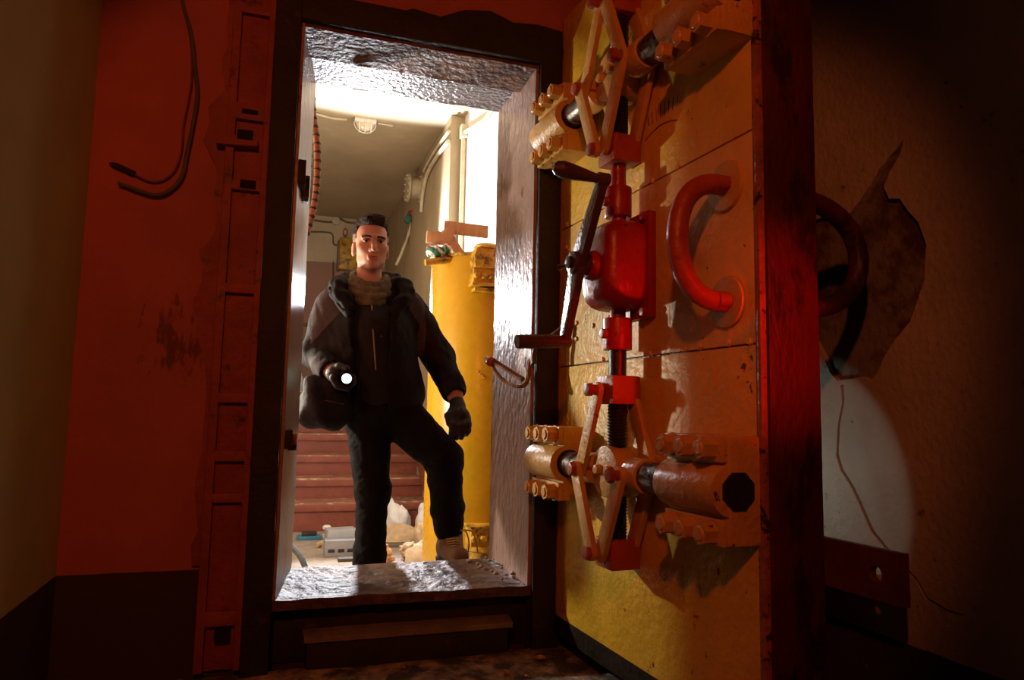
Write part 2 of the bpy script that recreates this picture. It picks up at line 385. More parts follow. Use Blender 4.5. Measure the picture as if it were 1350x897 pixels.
    def mesh(s, name, m, parent=None, pick=None):
        f = s.f; ins = f < 0
        nx, ny, nz = f.shape
        cnt = np.zeros((nx - 1, ny - 1, nz - 1), np.int8)
        for dx in (0, 1):
            for dy in (0, 1):
                for dz in (0, 1): cnt += ins[dx:nx - 1 + dx, dy:ny - 1 + dy, dz:nz - 1 + dz]
        act = np.argwhere((cnt > 0) & (cnt < 8)); idx = np.full(cnt.shape, -1, np.int32)
        idx[act[:, 0], act[:, 1], act[:, 2]] = np.arange(len(act))
        acc = np.zeros((len(act), 3)); nn = np.zeros(len(act))
        for ax in range(3):
            o = [i for i in range(3) if i != ax]
            for p in (0, 1):
                for q in (0, 1):
                    a = act.copy(); a[:, o[0]] += p; a[:, o[1]] += q; b = a.copy(); b[:, ax] += 1
                    fa = f[a[:, 0], a[:, 1], a[:, 2]]; fb = f[b[:, 0], b[:, 1], b[:, 2]]
                    on = (fa < 0) != (fb < 0); t = np.where(on, fa / np.where(on, fa - fb, 1), 0)
                    pos = a.astype(float); pos[:, ax] += t; acc[on] += pos[on]; nn[on] += 1
        V = s.lo + s.h * acc / nn[:, None]
        faces = []
        for ax in range(3):
            o = [(ax + 1) % 3, (ax + 2) % 3]
            sl0 = [slice(None)] * 3; sl1 = [slice(None)] * 3; sl0[ax] = slice(0, -1); sl1[ax] = slice(1, None)
            A = ins[tuple(sl0)]; B = ins[tuple(sl1)]
            e = np.argwhere(A != B); e = e[(e[:, o[0]] > 0) & (e[:, o[1]] > 0) & (e[:, o[0]] < f.shape[o[0]] - 1) & (e[:, o[1]] < f.shape[o[1]] - 1)]
            fl = A[e[:, 0], e[:, 1], e[:, 2]]; quad = []
            for p, q in ((-1, -1), (0, -1), (0, 0), (-1, 0)):
                c = e.copy(); c[:, o[0]] += p; c[:, o[1]] += q; quad.append(idx[c[:, 0], c[:, 1], c[:, 2]])
            qd = np.stack(quad, 1); qd[~fl] = qd[~fl][:, ::-1]; faces.append(qd)
        Fq = np.concatenate(faces); Fq = Fq[(Fq >= 0).all(1)]
        me = bpy.data.meshes.new(name)
        me.vertices.add(len(V)); me.vertices.foreach_set('co', V.astype(np.float32).ravel())
        me.loops.add(len(Fq) * 4); me.loops.foreach_set('vertex_index', Fq.astype(np.int32).ravel())
        me.polygons.add(len(Fq)); me.polygons.foreach_set('loop_start', np.arange(0, len(Fq) * 4, 4, dtype=np.int32))
        if pick is not None:
            cen = V[Fq].mean(1); me.polygons.foreach_set('material_index', pick(cen).astype(np.int32))
        me.update(calc_edges=True); me.validate()
        o = link(name, me, m, parent, angle=0); me.shade_smooth()
        return o

# ------------------------------------------------------------------ near room
XL, XR, YB, ZC = -0.52, 1.42, -3.3, 2.55
OX0, OX1, OZ0, OZ1, TH = 0.018, 0.80, 0.192, 1.92, 0.43     # doorway and wall thickness
def struct(o, label, cat): return tag(o, label, cat, kind='structure')
fl = lumpy([(XL, YB, 0), (XR, YB, 0), (XR, 0.0, 0), (XL, 0.0, 0)], 90, 150, 0.012, 5, 'floor', 'earth_floor', thick=0.1)
struct(fl, 'dirty bare earth and concrete floor in front of the doorway', 'floor')
struct(MB().box(XL - 0.1, XR + 0.15, YB - 0.1, TH, ZC, ZC + 0.1).build('ceiling', 'ceiling_dull'), 'dull ceiling of the dark front room', 'ceiling')
struct(MB().box(XL - 0.12, XL, YB - 0.1, 0.0, -0.1, ZC).build('wall_left', 'wall_olive'), 'olive plastered side wall with dark brown lower band', 'wall')
struct(MB().box(XL - 0.1, XR + 0.1, YB - 0.12, YB, -0.1, ZC).build('wall_back', 'wall_pink'), 'plastered wall behind the viewer', 'wall')
wf = MB()
wf.box(XL - 0.12, OX0 - 0.004, 0, TH, -0.2, ZC); wf.box(OX1 + 0.004, XR + 0.15, 0, TH, -0.2, ZC)
wf.box(OX0 - 0.004, OX1 + 0.004, 0, TH, OZ1 + 0.036, ZC); wf.box(OX0 - 0.004, OX1 + 0.004, 0.064, TH, -0.2, OZ0 - 0.02)
wall_front = struct(wf.build('wall_front', 'wall_pink', angle=30), 'thick red-lit plastered wall pierced by the bunker doorway', 'wall')
# lining of the doorway: jambs, stepped lintel, sill (parts of the wall)
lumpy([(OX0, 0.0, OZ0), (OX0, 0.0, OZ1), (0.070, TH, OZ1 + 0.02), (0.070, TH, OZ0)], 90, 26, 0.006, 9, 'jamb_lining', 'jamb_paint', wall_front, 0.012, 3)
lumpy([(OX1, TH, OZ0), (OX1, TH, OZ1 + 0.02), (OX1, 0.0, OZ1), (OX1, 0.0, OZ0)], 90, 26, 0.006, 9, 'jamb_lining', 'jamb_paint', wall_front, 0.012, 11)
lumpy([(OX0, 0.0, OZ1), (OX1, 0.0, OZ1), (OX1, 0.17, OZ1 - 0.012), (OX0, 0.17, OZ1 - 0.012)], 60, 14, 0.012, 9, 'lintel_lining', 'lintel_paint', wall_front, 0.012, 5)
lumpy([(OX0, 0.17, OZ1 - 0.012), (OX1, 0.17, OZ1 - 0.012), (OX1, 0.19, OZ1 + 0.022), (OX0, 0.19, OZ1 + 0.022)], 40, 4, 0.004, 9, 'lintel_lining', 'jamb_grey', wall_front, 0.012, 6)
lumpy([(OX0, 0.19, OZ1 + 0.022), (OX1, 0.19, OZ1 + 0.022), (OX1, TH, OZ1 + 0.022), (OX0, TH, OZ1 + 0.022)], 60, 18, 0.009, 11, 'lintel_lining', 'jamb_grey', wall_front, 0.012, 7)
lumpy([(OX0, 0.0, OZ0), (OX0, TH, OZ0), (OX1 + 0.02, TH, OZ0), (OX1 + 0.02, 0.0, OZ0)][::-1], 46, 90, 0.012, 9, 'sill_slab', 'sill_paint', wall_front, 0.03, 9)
# peeled plaster shards standing proud on the right jamb
def shard(poly, x, t, m, name='plaster_flake'):
    MB().prism(poly, 0, t, lambda a, b, d: (x - d, a, b)).build(name, m, wall_front, angle=20)
shard([(0.05, 1.18), (0.13, 1.30), (0.15, 1.22), (0.26, 1.25), (0.24, 1.46), (0.16, 1.60), (0.04, 1.62)], OX1 - 0.002, 0.008, 'jamb_paint')
shard([(0.03, 0.62), (0.16, 0.66), (0.22, 0.74), (0.12, 0.80), (0.03, 0.79)], OX1 - 0.002, 0.008, 'jamb_paint')
shard([(0.01, 0.84), (0.045, 0.86), (0.05, 1.12), (0.03, 1.16), (0.01, 1.10)], OX1 - 0.002, 0.010, 'frame_red')
shard([(0.01, 0.30), (0.06, 0.32), (0.05, 0.56), (0.02, 0.60)], OX1 - 0.002, 0.008, 'frame_red')
# loose grit on the sill by the right jamb
random.seed(3)
def pebble(r, seed):
    bm = bmesh.new(); bmesh.ops.create_icosphere(bm, subdivisions=1, radius=r)
    for v in bm.verts:
        v.co *= 0.75 + 0.5 * noise.random() if False else 0.8 + 0.45 * abs(noise.noise(v.co * (40 + seed) + Vector((seed, 0, 0))))
        v.co.z *= 0.62
    me = bpy.data.meshes.new('pebble'); bm.to_mesh(me); bm.free(); return me
pm = [pebble(0.012, k) for k in range(4)]
for m_ in pm: m_.materials.append(MATS['stone_chip'])
bm_ = [pebble(0.016, k + 9) for k in range(4)]
for m_ in bm_: m_.materials.append(MATS['brick_chip'])
for k in range(22):
    o = bpy.data.objects.new('mortar_crumb', pm[k % 4]); C.objects.link(o)
    t = random.random()
    o.location = (OX1 - 0.012 - 0.10 * random.random() ** 2, 0.03 + 0.38 * t, OZ0 + 0.010)
    sc = 0.45 + 0.6 * random.random(); o.scale = (sc, sc, sc); o.rotation_euler = (0, 0, random.random() * 6)
    tag(o, 'small grey mortar crumb on the doorway sill against the tank-side jamb', 'rubble', 'mortar crumbs along the sill edge')

# steel frame of the doorway
fr = struct(empty('trim_1', (0, 0, 0)), 'steel door frame: ribbed red side channel and black rebate around the doorway', 'door frame')
MB().box(-0.056, OX0, -0.028, 0.004, 0.0, 2.01).build('rebate_bar', 'frame_black', fr, 0.003)
MB().box(OX1, 0.886, -0.020, 0.004, 0.0, 2.01).build('rebate_bar', 'frame_black', fr, 0.003)
MB().box(OX0, OX1, -0.028, 0.004, OZ1, 2.01).build('rebate_bar', 'frame_black', fr, 0.003)
MB().box(OX0, OX1, 0.058, 0.068, 0.0, OZ0 - 0.022).build('rebate_bar', 'frame_black', fr, 0.003)
MB().prism([(0.3, 2.0), (0.36, 2.03), (0.45, 2.02), (0.53, 2.06), (0.62, 2.075), (0.70, 2.05), (0.79, 2.06), (0.90, 2.05), (0.90, 2.0)], 0, 0.012, lambda a, b, d: (a, -d, b)).build('mortar_bead', 'frame_black', fr, angle=20)
MB().box(-0.150, -0.056, -0.014, 0.004, 0.02, 2.40).build('channel_web', 'frame_red', fr, 0.002)
MB().box(-0.174, -0.150, -0.034, 0.004, 0.02, 2.40).build('channel_flange', 'frame_red', fr, 0.004)
MB().box(-0.074, -0.056, -0.034, 0.004, 0.02, 2.40).build('channel_flange', 'frame_red', fr, 0.004)
for z, h in ((1.92, 0.035), (1.60, 0.05), (1.38, 0.034), (1.075, 0.028), (0.762, 0.028), (0.60, 0.03), (0.485, 0.026), (0.16, 0.04)):
    MB().box(-0.156, -0.060, -0.033, 0.0, z - h / 2, z + h / 2).build('channel_rib', 'frame_red', fr, 0.004)
# torn pocket with bent lip, dark slots
MB().prism([(-0.198, 1.486), (-0.085, 1.492), (-0.088, 1.518), (-0.10, 1.530), (-0.15, 1.520), (-0.198, 1.502)], -0.02, 0.05, lambda a, b, d: (a, -d, b)).build('bent_lip', 'frame_red', fr, 0.003)
for x0, x1, z0, z1 in ((-0.142, -0.100, 1.508, 1.536), (-0.128, -0.085, 1.368, 1.394), (-0.135, -0.09, 1.592, 1.606), (-0.125, -0.085, 0.10, 0.14)):
    MB().box(x0, x1, -0.054 if z0 > 1.5 and z1 < 1.55 else -0.036, -0.015, z0, z1).build('slot', 'slot_dark', fr, 0.002)
# rough mortar fillet between channel and plaster
fil = []
random.seed(12)
zz = 0.30
left = []
while zz < 2.40:
    left.append((-0.176 - 0.008 - 0.022 * random.random() - (0.03 if 0.9 < zz < 1.2 or 1.44 < zz < 1.64 else 0), zz)); zz += 0.03 + 0.04 * random.random()
MB().prism([(-0.172, 2.40), (-0.172, 0.30)] + left, 0.0, 0.010, lambda a, b, d: (a, -d, b)).build('mortar_fillet', 'frame_red', fr, angle=20)

# threshold step
st = tag(empty('threshold_step', (0.42, 0.0, 0)), 'low dark step with a dusty top at the foot of the doorway sill', 'step')
MB().box(-0.30, 0.30, -0.022, 0.06, -0.02, 0.078).build('riser', 'frame_black', st, 0.004)
lumpy([(-0.308, -0.028, 0.092), (0.312, -0.030, 0.092), (0.325, 0.06, 0.092), (-0.31, 0.06, 0.092)], 40, 8, 0.004, 14, 'tread', 'step_concrete', st, 0.016, 21)

# right wall: concrete core and a plaster coat with a fallen patch, a crack
core = struct(MB().box(XR + 0.014, XR + 0.16, YB - 0.1, 0.0, -0.1, ZC).build('wall_right', 'patch_concrete'), 'pale plastered side wall with a fallen patch behind the open door', 'wall')
def ry(px, py):                            # pixel -> (y, z) on the right wall plane, layout aid only
    d = np.array([px - 675.0, -(py - 448.5), -F]); r = np.array([X_ @ d, Y_ @ d, U_ @ d]); t = XR / r[0]
    return (-2.184 + t * r[1], 0.736 + t * r[2])
patch = [ry(*p) for p in ((1192, 183), (1186, 205), (1172, 228), (1165, 247), (1172, 262), (1186, 262), (1197, 278), (1210, 292), (1221, 322), (1219, 368), (1210, 395), (1200, 424), (1180, 448), (1166, 470),
         (1158, 490), (1148, 503), (1138, 497), (1122, 500), (1104, 502), (1094, 492), (1086, 470), (1070, 440), (1040, 400), (1040, 300), (1083, 287), (1118, 284), (1134, 264), (1150, 240), (1160, 222), (1180, 198))]
crk = [(1110, 508), (1112, 530), (1106, 560), (1104, 600), (1110, 620), (1124, 642), (1136, 668), (1150, 700), (1168, 722), (1190, 745), (1208, 765), (1222, 790), (1250, 806), (1272, 812)]
crack = [ry(x - 1.6, y + 1) for x, y in crk] + [ry(x + 1.6 * (1 if i < 12 else 0.3), y - 1) for i, (x, y) in reversed(list(enumerate(crk)))]
outer = [(YB - 0.1, -0.1), (0.0, -0.1), (0.0, ZC), (YB - 0.1, ZC)]
loops = [outer, patch, crack]
tris = tessellate_polygon([[Vector((a, b, 0)) for a, b in l] for l in loops])
flat = [p for l in loops for p in l]
pl = MB(); n = len(flat)
vs = [(XR, a, b) for a, b in flat] + [(XR + 0.016, a, b) for a, b in flat]
fs = [tuple(t) for t in tris]; o = 0
for l in loops:
    k = len(l); fs += [(o + i, o + (i + 1) % k, n + o + (i + 1) % k, n + o + i) for i in range(k)]; o += k
pl.add(vs, fs).build('plaster_coat', 'wall_pale', core, angle=20)

# holding bracket on the right wall behind the leaf
br = tag(empty('wall_bracket', (XR, -0.75, 0.33)), 'flat dark red steel bracket with a round hole on the pale wall', 'bracket')
x0, x1 = 1.285, 1.305
hc = (-0.90, 0.395); hr = 0.018
poly = [(-0.35, 0.33), (-0.972, 0.34), (-0.972, 0.452), (-0.35, 0.442)]
hole = [(hc[0] + hr * math.cos(2 * PI * i / 16), hc[1] + hr * math.sin(2 * PI * i / 16)) for i in range(16)]
tr = tessellate_polygon([[Vector((a, b, 0)) for a, b in poly], [Vector((a, b, 0)) for a, b in hole]])
fl2 = poly + hole; n = len(fl2); bb = MB()
fs = [tuple(t) for t in tr] + [tuple(i + n for i in t) for t in tr] + [(i, (i + 1) % 4, n + (i + 1) % 4, n + i) for i in range(4)] + [(4 + i, 4 + (i + 1) % 16, n + 4 + (i + 1) % 16, n + 4 + i) for i in range(16)]
bb.add([(x0 - XR, a + 0.75, b - 0.33) for a, b in fl2] + [(x1 - XR, a + 0.75, b - 0.33) for a, b in fl2], fs).build('plate', 'bracket_red', br, angle=20)
MB().box(x1 - XR - 0.002, 0.003, 0.30, 0.36, 0.005, 0.11).build('foot', 'bracket_red', br, 0.003)

# hanging cable ends on the wall left of the doorway
def zc(px, py, y=0.0):
    d = np.array([px - 675.0, -(py - 448.5), -F]); r = np.array([X_ @ d, Y_ @ d, U_ @ d]); t = (y + 2.184) / r[1]
    return (t * r[0], y, 0.736 + t * r[2])
cab = tag(empty('cut_cable', zc(243, 0, -0.02)), 'two-core cable hanging down the red wall with cut curled ends', 'cable')
cl = Vector(cab.location)
def loc_(pts): return [Vector(p) - cl for p in pts]
cp = [(230, -60), (240, 0), (252, 45), (257, 90), (260, 125), (254, 165), (246, 205), (240, 232), (226, 249), (208, 257), (188, 253), (156, 241)]
MB().tube(loc_(spline([zc(x, y, -0.018) for x, y in cp])), 0.0055, 8).build('grey_core', 'cable_grey', cab)
cp2 = [(230, -60), (239, 0), (250, 45), (253, 95), (249, 130), (242, 165), (239, 200), (230, 225), (214, 238), (197, 239), (178, 230)]
MB().tube(loc_(spline([zc(x, y, -0.010) for x, y in cp2])), 0.0032, 7).build('thin_core', 'cable_red', cab)
MB().tube(loc_(spline([zc(x, y, -0.012) for x, y in ((179, 230), (162, 222), (144, 215))])), [0.0035] + [0.0078] * 9 + [0.006, 0.004, 0.002], 8).build('tape_sleeve', 'hose_tape', cab)

# rubble on the near floor
random.seed(5)
spots = [(0.79, -0.12, 1.25, 1)] + [(random.uniform(-0.35, 0.72), random.uniform(-0.42, -0.08), random.uniform(0.4, 0.95), random.random() < 0.4) for _ in range(26)]
for x, y, sc, bk in spots:
    bk = int(bk)
    o = bpy.data.objects.new('brick_chip' if bk else 'stone_chip', random.choice(bm_ if bk else pm)); C.objects.link(o)
    o.location = (x, y, 0.007 * sc + 0.001); o.scale = (sc * 1.1, sc, sc * 0.9); o.rotation_euler = (random.random() * 0.4, random.random() * 0.4, random.random() * 6)
    if sc > 1.2: tag(o, 'largest reddish brick chip on the floor beside the door leaf', 'rubble', 'chips on the front floor')
    elif bk: tag(o, 'small reddish brick chip on the dirt floor before the step', 'rubble', 'chips on the front floor')
    else: tag(o, 'small grey stone chip on the dirt floor before the step', 'rubble', 'chips on the front floor')

# ------------------------------------------------------------------ blast door leaf (local x = along the leaf, -y = its locking face, z up)
DW, DT = 0.96, 0.145
door = tag(empty('blast_door', (0.88, -0.016, 0), math.atan2(-0.998, 0.055)), 'heavy yellow steel blast door swung open, its locking gear facing the doorway', 'door')
def D(u, n, v): return (u, -n, v)
def dmb(): return MB()
DB, DTOP = 0.045, 2.09
MB().box(0.0, DW + 0.012, 0.012, DT, DB, DTOP).build('leaf_core', 'edge_red', door, 0.004)
# three face plates with welded seams
for z0, z1, m_ in ((DB + 0.055, 0.886, 'door_yellow'), (0.890, 1.343, 'door_tan'), (1.347, DTOP, 'door_yellow')):
    MB().box(0.006, DW - 0.012, 0.0, 0.014, z0, z1).build('face_plate', m_, door, 0.0025)
MB().box(0.0, DW, -0.006, 0.014, DB, DB + 0.055).build('bottom_rail', 'grime', door, 0.006)
MB().box(DW - 0.013, DW + 0.004, -0.003, 0.016, DB + 0.055, DTOP).build('edge_strip', 'rust_trim', door, 0.003)
MB().box(-0.002, 0.008, -0.003, 0.016, DB + 0.055, DTOP).build('edge_strip', 'rust_trim', door, 0.003)
# plug bolts along the seams
bolt = MB().cyl((0, 0.001, 0), (0, -0.006, 0), 0.009, 0.006, 12).build('rivet', 'door_tan', door)
bolt.location = (0.05, 0, 1.358)
for u, v in ((0.42, 1.352), (0.56, 1.349), (0.67, 1.349), (0.30, 0.895), (0.55, 0.893), (0.70, 0.895), (0.76, 0.895), (0.86, 0.895), (0.93, 0.893), (0.05, 1.28), (0.10, 1.10), (0.13, 1.02), (0.13, 0.97), (0.24, 1.00)):
    dup(bolt, (u, 0, v), parent=door)
# scratched fan mark on the upper plate
MB().tube([(0.60 + 0.075 * t, 0.0005, 1.470 + 0.016 * (1 - t * t)) for t in (-1, -0.6, -0.2, 0.2, 0.6, 1)], 0.0022, 6).build('scratch_mark', 'rust_trim', door)
for k in range(8): MB().tube([(0.545 + 0.018 * k, 0.0005, 1.505), (0.537 + 0.020 * k, 0.0005, 1.535 + 0.01 * math.sin(k * 0.45))], 0.0018, 6).build('scratch_mark', 'rust_trim', door)
# hinge straps on the far side
for v in (0.45, 1.75):
    h = MB().cyl((0.0, DT - 0.01, v - 0.09), (0.0, DT - 0.01, v + 0.09), 0.03, n=16).build('hinge_knuckle', 'leaf_back', door, 0.003)
# bearing blocks
def block(u0, u1, vc, end_hole):
    b = MB().box(u0, u1, -0.078, 0.004, vc - 0.108, vc + 0.108).build('bearing_block', 'door_ochre', door, 0.006)
    prof = []
    R_, flat = 0.058, 0.064
    for i in range(15):
        a = -PI / 2 + PI * i / 14
        prof.append((0.062 + R_ * math.cos(a), R_ * 0.92 * math.sin(a)))
    MB().prism([(0.06, -0.056)] + prof + [(0.06, 0.056)], u0 - 0.004, u1 - 0.002, lambda n_, v_, d: (d, -n_, vc + v_)).build('cap', 'door_ochre', b, 0.003, angle=50)
    for sg in (-1, 1):
        MB().box(u0 + 0.002, u1 - 0.004, -0.092, -0.07, vc + sg * 0.082 - 0.026, vc + sg * 0.082 + 0.026).build('cap_flange', 'door_ochre', b, 0.003)
        for k in range(3):
            uu = u0 + (u1 - u0) * (0.17 + 0.33 * k)
            c = vc + sg * 0.084
            MB().cyl((uu, -0.088, c), (uu, -0.124, c), 0.0235, 0.023, 6, 0.3).cyl((uu, -0.122, c), (uu, -0.128, c), 0.0175, 0.013, 12).build('hex_bolt', 'door_ochre', b, angle=35)
            MB().cyl((uu, -0.0885, c), (uu, -0.0925, c), 0.027, n=16).build('washer', 'door_ochre', b)
    if end_hole:
        MB().cyl((u1 - 0.002, -0.056, vc), (u1 + 0.0035, -0.056, vc), 0.040, n=8, ph=0.39).build('bolt_socket', 'grease_black', b)
    else:
        MB().cyl((u1 - 0.002, -0.058, vc), (u1 + 0.003, -0.058, vc), 0.041, n=20).build('bolt_socket', 'grease_black', b)
    return b
for vc in (0.59, 1.655):
    block(0.004, 0.205, vc, False)
    block(0.75, 0.955, vc, True)
# sliding bolts and the toggle linkage
UR = 0.48
def link_bar(p, q, wid, n0, n1, m_='door_ochre'):
    p = Vector((p[0], 0, p[1])); q = Vector((q[0], 0, q[1])); d = (q - p).normalized(); e = Vector((-d.z, 0, d.x))
    poly = []
    for i in range(9):
        a = PI / 2 + PI * i / 8; poly.append(p + d * (math.cos(a) * wid) + e * (math.sin(a) * wid))
    for i in range(9):
        a = -PI / 2 + PI * i / 8; poly.append(q + d * (math.cos(a) * wid) + e * (math.sin(a) * wid))
    return MB().prism([(v_.x, v_.z) for v_ in poly], n0, n1, lambda a, b, d_: (a, -d_, b)).build('toggle_link', m_, door, 0.0015)
for vc, top, botm in ((0.59, 0.800, 0.385), (1.655, 1.865, 1.445)):
    for s_ in (-1, 1):
        uj = UR + s_ * 0.105
        far = 0.21 if s_ < 0 else 0.748
        MB().cyl((far, -0.060, vc), (uj + s_ * 0.035, -0.060, vc), 0.036, n=24).build('sliding_bolt', 'steel_bare', door, 0.002)
        MB().cyl((uj - s_ * 0.012, -0.062, vc), (uj + s_ * 0.052, -0.062, vc), 0.042, n=24).build('bolt_collar', 'door_ochre', door, 0.003)
        for n0 in (0.100, 0.014):
            if not (vc < 1 and s_ > 0 and n0 > 0.05): link_bar((uj, vc), (UR + s_ * 0.012, top), 0.0205, n0, n0 + 0.015)
            link_bar((uj, vc), (UR + s_ * 0.012, botm), 0.0205, n0 + (0.015 if s_ < 0 else -0.0), n0 + (0.030 if s_ < 0 else 0.015))
        MB().cyl((uj, -0.008, vc), (uj, -0.134, vc), 0.013, n=14).cyl((uj, -0.130, vc), (uj, -0.143, vc), 0.021, 0.018, 6, 0.4).build('pivot_pin', 'gear_red_dull', door, 0.0015)
    # guide disc behind the crossing with its two studs
    gd = MB().cyl((UR, -0.012, vc), (UR, -0.094, vc), 0.066, n=28).build('guide_disc', 'door_ochre', door, 0.004)
    for du in (-0.026, 0.03):
        MB().cyl((UR + du, -0.09, vc + 0.004), (UR + du, -0.108, vc + 0.004), 0.0145, 0.013, 6, 0.2).build('stud', 'door_ochre', gd, 0.0015)
    for z in (top, botm):
        nb = MB().box(UR - 0.044, UR + 0.044, -0.095, -0.012, z - 0.037, z + 0.037).build('travelling_nut', 'gear_red_dull', door, 0.005)
        MB().cyl((UR - 0.012, -0.095, z), (UR - 0.012, -0.140, z), 0.014, n=12).cyl((UR - 0.012, -0.128, z), (UR - 0.012, -0.142, z), 0.020, 0.018, 6).build('nut_pin', 'gear_red_dull', nb, 0.0015)
# threaded spindle
MB().cyl((UR, -0.056, 0.36), (UR, -0.056, 2.06), 0.021, n=20).build('spindle', 'gear_red', door)
for z0, z1 in ((0.415, 0.765), (1.48, 1.83)):
    prof = []
    k = int((z1 - z0) / 0.004)
    for i in range(k + 1): prof.append((0.0265 if i % 2 else 0.0232, z0 + (z1 - z0) * i / k))
    MB().lathe(prof, (UR, -0.056, 0), 18).build('thread', 'grease_black', door, angle=20)
MB().cyl((UR, -0.056, 0.83), (UR, -0.056, 0.925), 0.0235, n=20).build('spindle_sleeve', 'grease_black', door)
# gearbox
gb = MB().box(UR - 0.098, UR + 0.098, -0.024, 0.002, 0.985, 1.265).build('gearbox', 'gear_red', door, 0.006)
outl = []
for i in range(40):
    a = 2 * PI * i / 40; cx, sx = math.cos(a), math.sin(a)
    outl.append((0.088 * math.copysign(abs(cx) ** 0.45, cx), 0.118 * math.copysign(abs(sx) ** 0.45, sx)))
hs = MB(); vs = []; fs = []
lay = [(0.02, 1.0), (0.060, 1.0), (0.085, 0.985), (0.106, 0.94), (0.120, 0.86), (0.128, 0.74), (0.131, 0.55)]
for n_, s_ in lay: vs += [(UR + a * s_, -n_, 1.128 + b * s_) for a, b in outl]
for j in range(len(lay) - 1):
    for i in range(40): fs.append((j * 40 + i, j * 40 + (i + 1) % 40, (j + 1) * 40 + (i + 1) % 40, (j + 1) * 40 + i))
fs += [tuple(range(40)), tuple((len(lay) - 1) * 40 + i for i in range(40))]
hs.add(vs, fs).build('housing', 'gear_red', gb, angle=50)
MB().cyl((UR, -0.125, 1.125), (UR, -0.150, 1.125), 0.042, 0.036, 24).build('boss', 'gear_red', gb, 0.003)
for z0, z1, r in ((1.262, 1.345, 0.036), (0.905, 0.990, 0.038)):
    MB().cyl((UR, -0.056, z0), (UR, -0.056, z1), r, n=24).build('neck', 'gear_red', gb, 0.004)
    MB().cyl((UR, -0.056, (z0 + z1) / 2), (UR, -0.104, (z0 + z1) / 2), 0.014, n=8).build('set_screw', 'gear_red_dull', gb, 0.002)
for u in (-0.082, 0.082):
    for v in (1.0, 1.25):
        MB().cyl((UR + u, -0.02, v), (UR + u, -0.036, v), 0.014, 0.012, 6).build('hex_bolt', 'gear_red', gb, 0.0015)
# crank
ck = MB().cyl((UR, -0.14, 1.128), (UR, -0.196, 1.128), 0.030, n=20).build('crank', 'crank_brown', door, 0.004)
def arm(p, q, w0, w1, n0, n1):
    p = Vector((p[0], 0, p[1])); q = Vector((q[0], 0, q[1])); d = (q - p).normalized(); e = Vector((-d.z, 0, d.x))
    poly = [p + e * w0, p - e * w0, q - e * w1, q + d * w1 * 0.8, q + e * w1]
    return MB().prism([(v_.x, v_.z) for v_ in poly], n0, n1, lambda a, b, d_: (a, -d_, b)).build('crank_arm', 'crank_brown', ck, 0.003)
T, B_ = (0.612, 1.312), (0.405, 0.928)
arm((UR, 1.128), T, 0.030, 0.014, 0.164, 0.186); arm((UR, 1.128), B_, 0.030, 0.014, 0.164, 0.186)
MB().cyl((UR, -0.19, 1.128), (UR, -0.206, 1.128), 0.016, n=12).build('crank_nut', 'grease_black', ck, 0.002)
MB().tube([(UR - 0.004, -0.195, 1.127), (UR - 0.03, -0.205, 1.122), (UR - 0.045, -0.21, 1.121)], [0.005, 0.005, 0.009], 8).build('split_pin', 'crank_brown', ck)
gp = []
for (u, v), rs in ((T, (0.011, 0.012, 0.016, 0.020, 0.0215, 0.017, 0.008)), (B_, (0.017, 0.018, 0.019, 0.019, 0.019, 0.019, 0.018))):
    MB().cyl((u, -0.160, v), (u, -0.192, v), 0.017, n=14).build('grip_pin', 'crank_brown', ck, 0.003)
    L_ = 0.125 if v > 1.2 else 0.128
    MB().tube([(u, -0.185 - L_ * t, v + 0.012 * t * (1 if v > 1.2 else -0.6)) for t in (0, 0.12, 0.35, 0.6, 0.8, 0.93, 1.0)], list(rs), 14).build('grip', 'crank_brown', ck)
# pull handles, inside and outside face
def pull(u, v0, v1, reach, side, m_, name):
    s_ = -1 if side > 0 else 1
    y0 = 0.0 if side > 0 else DT
    pts = []
    vc_, hv = (v0 + v1) / 2, (v1 - v0) / 2
    for i in range(25):
        a = -PI / 2 + PI * i / 24
        k = math.copysign(abs(math.cos(a)) ** 0.8, math.cos(a))
        pts.append((u - 0.0, y0 + s_ * (0.004 + reach * k), vc_ + (hv + 0.012 * math.cos(a)) * math.sin(a)))
    h = MB().tube(pts, 0.0225, 14).build(name, m_, door, angle=60)
    for v in (v0, v1):
        MB().cyl((u, y0 + s_ * -0.004, v), (u, y0 + s_ * 0.010, v), 0.058, 0.056, 28).build('rosette', 'door_ochre' if side > 0 else m_, h, 0.003)
        MB().cyl((u + 0.012, y0 + s_ * 0.008, v), (u + 0.012, y0 + s_ * 0.040, v), 0.016, n=10).build('lug', m_, h, 0.003)
    return h
pull(0.862, 0.985, 1.245, 0.128, 1, 'gear_red_dull', 'pull_handle')
pull(0.86, 0.985, 1.245, 0.235, -1, 'edge_red', 'pull_handle')
# steel stay behind the crank, reaching from the rebate
sy = MB().tube(spline([(0.10, -0.02, 1.02), (0.06, -0.05, 0.985), (0.02, -0.085, 0.955), (0.005, -0.092, 0.925), (0.005, -0.092, 0.895)]), 0.0095, 8).build('stay_rod', 'crank_brown', door)

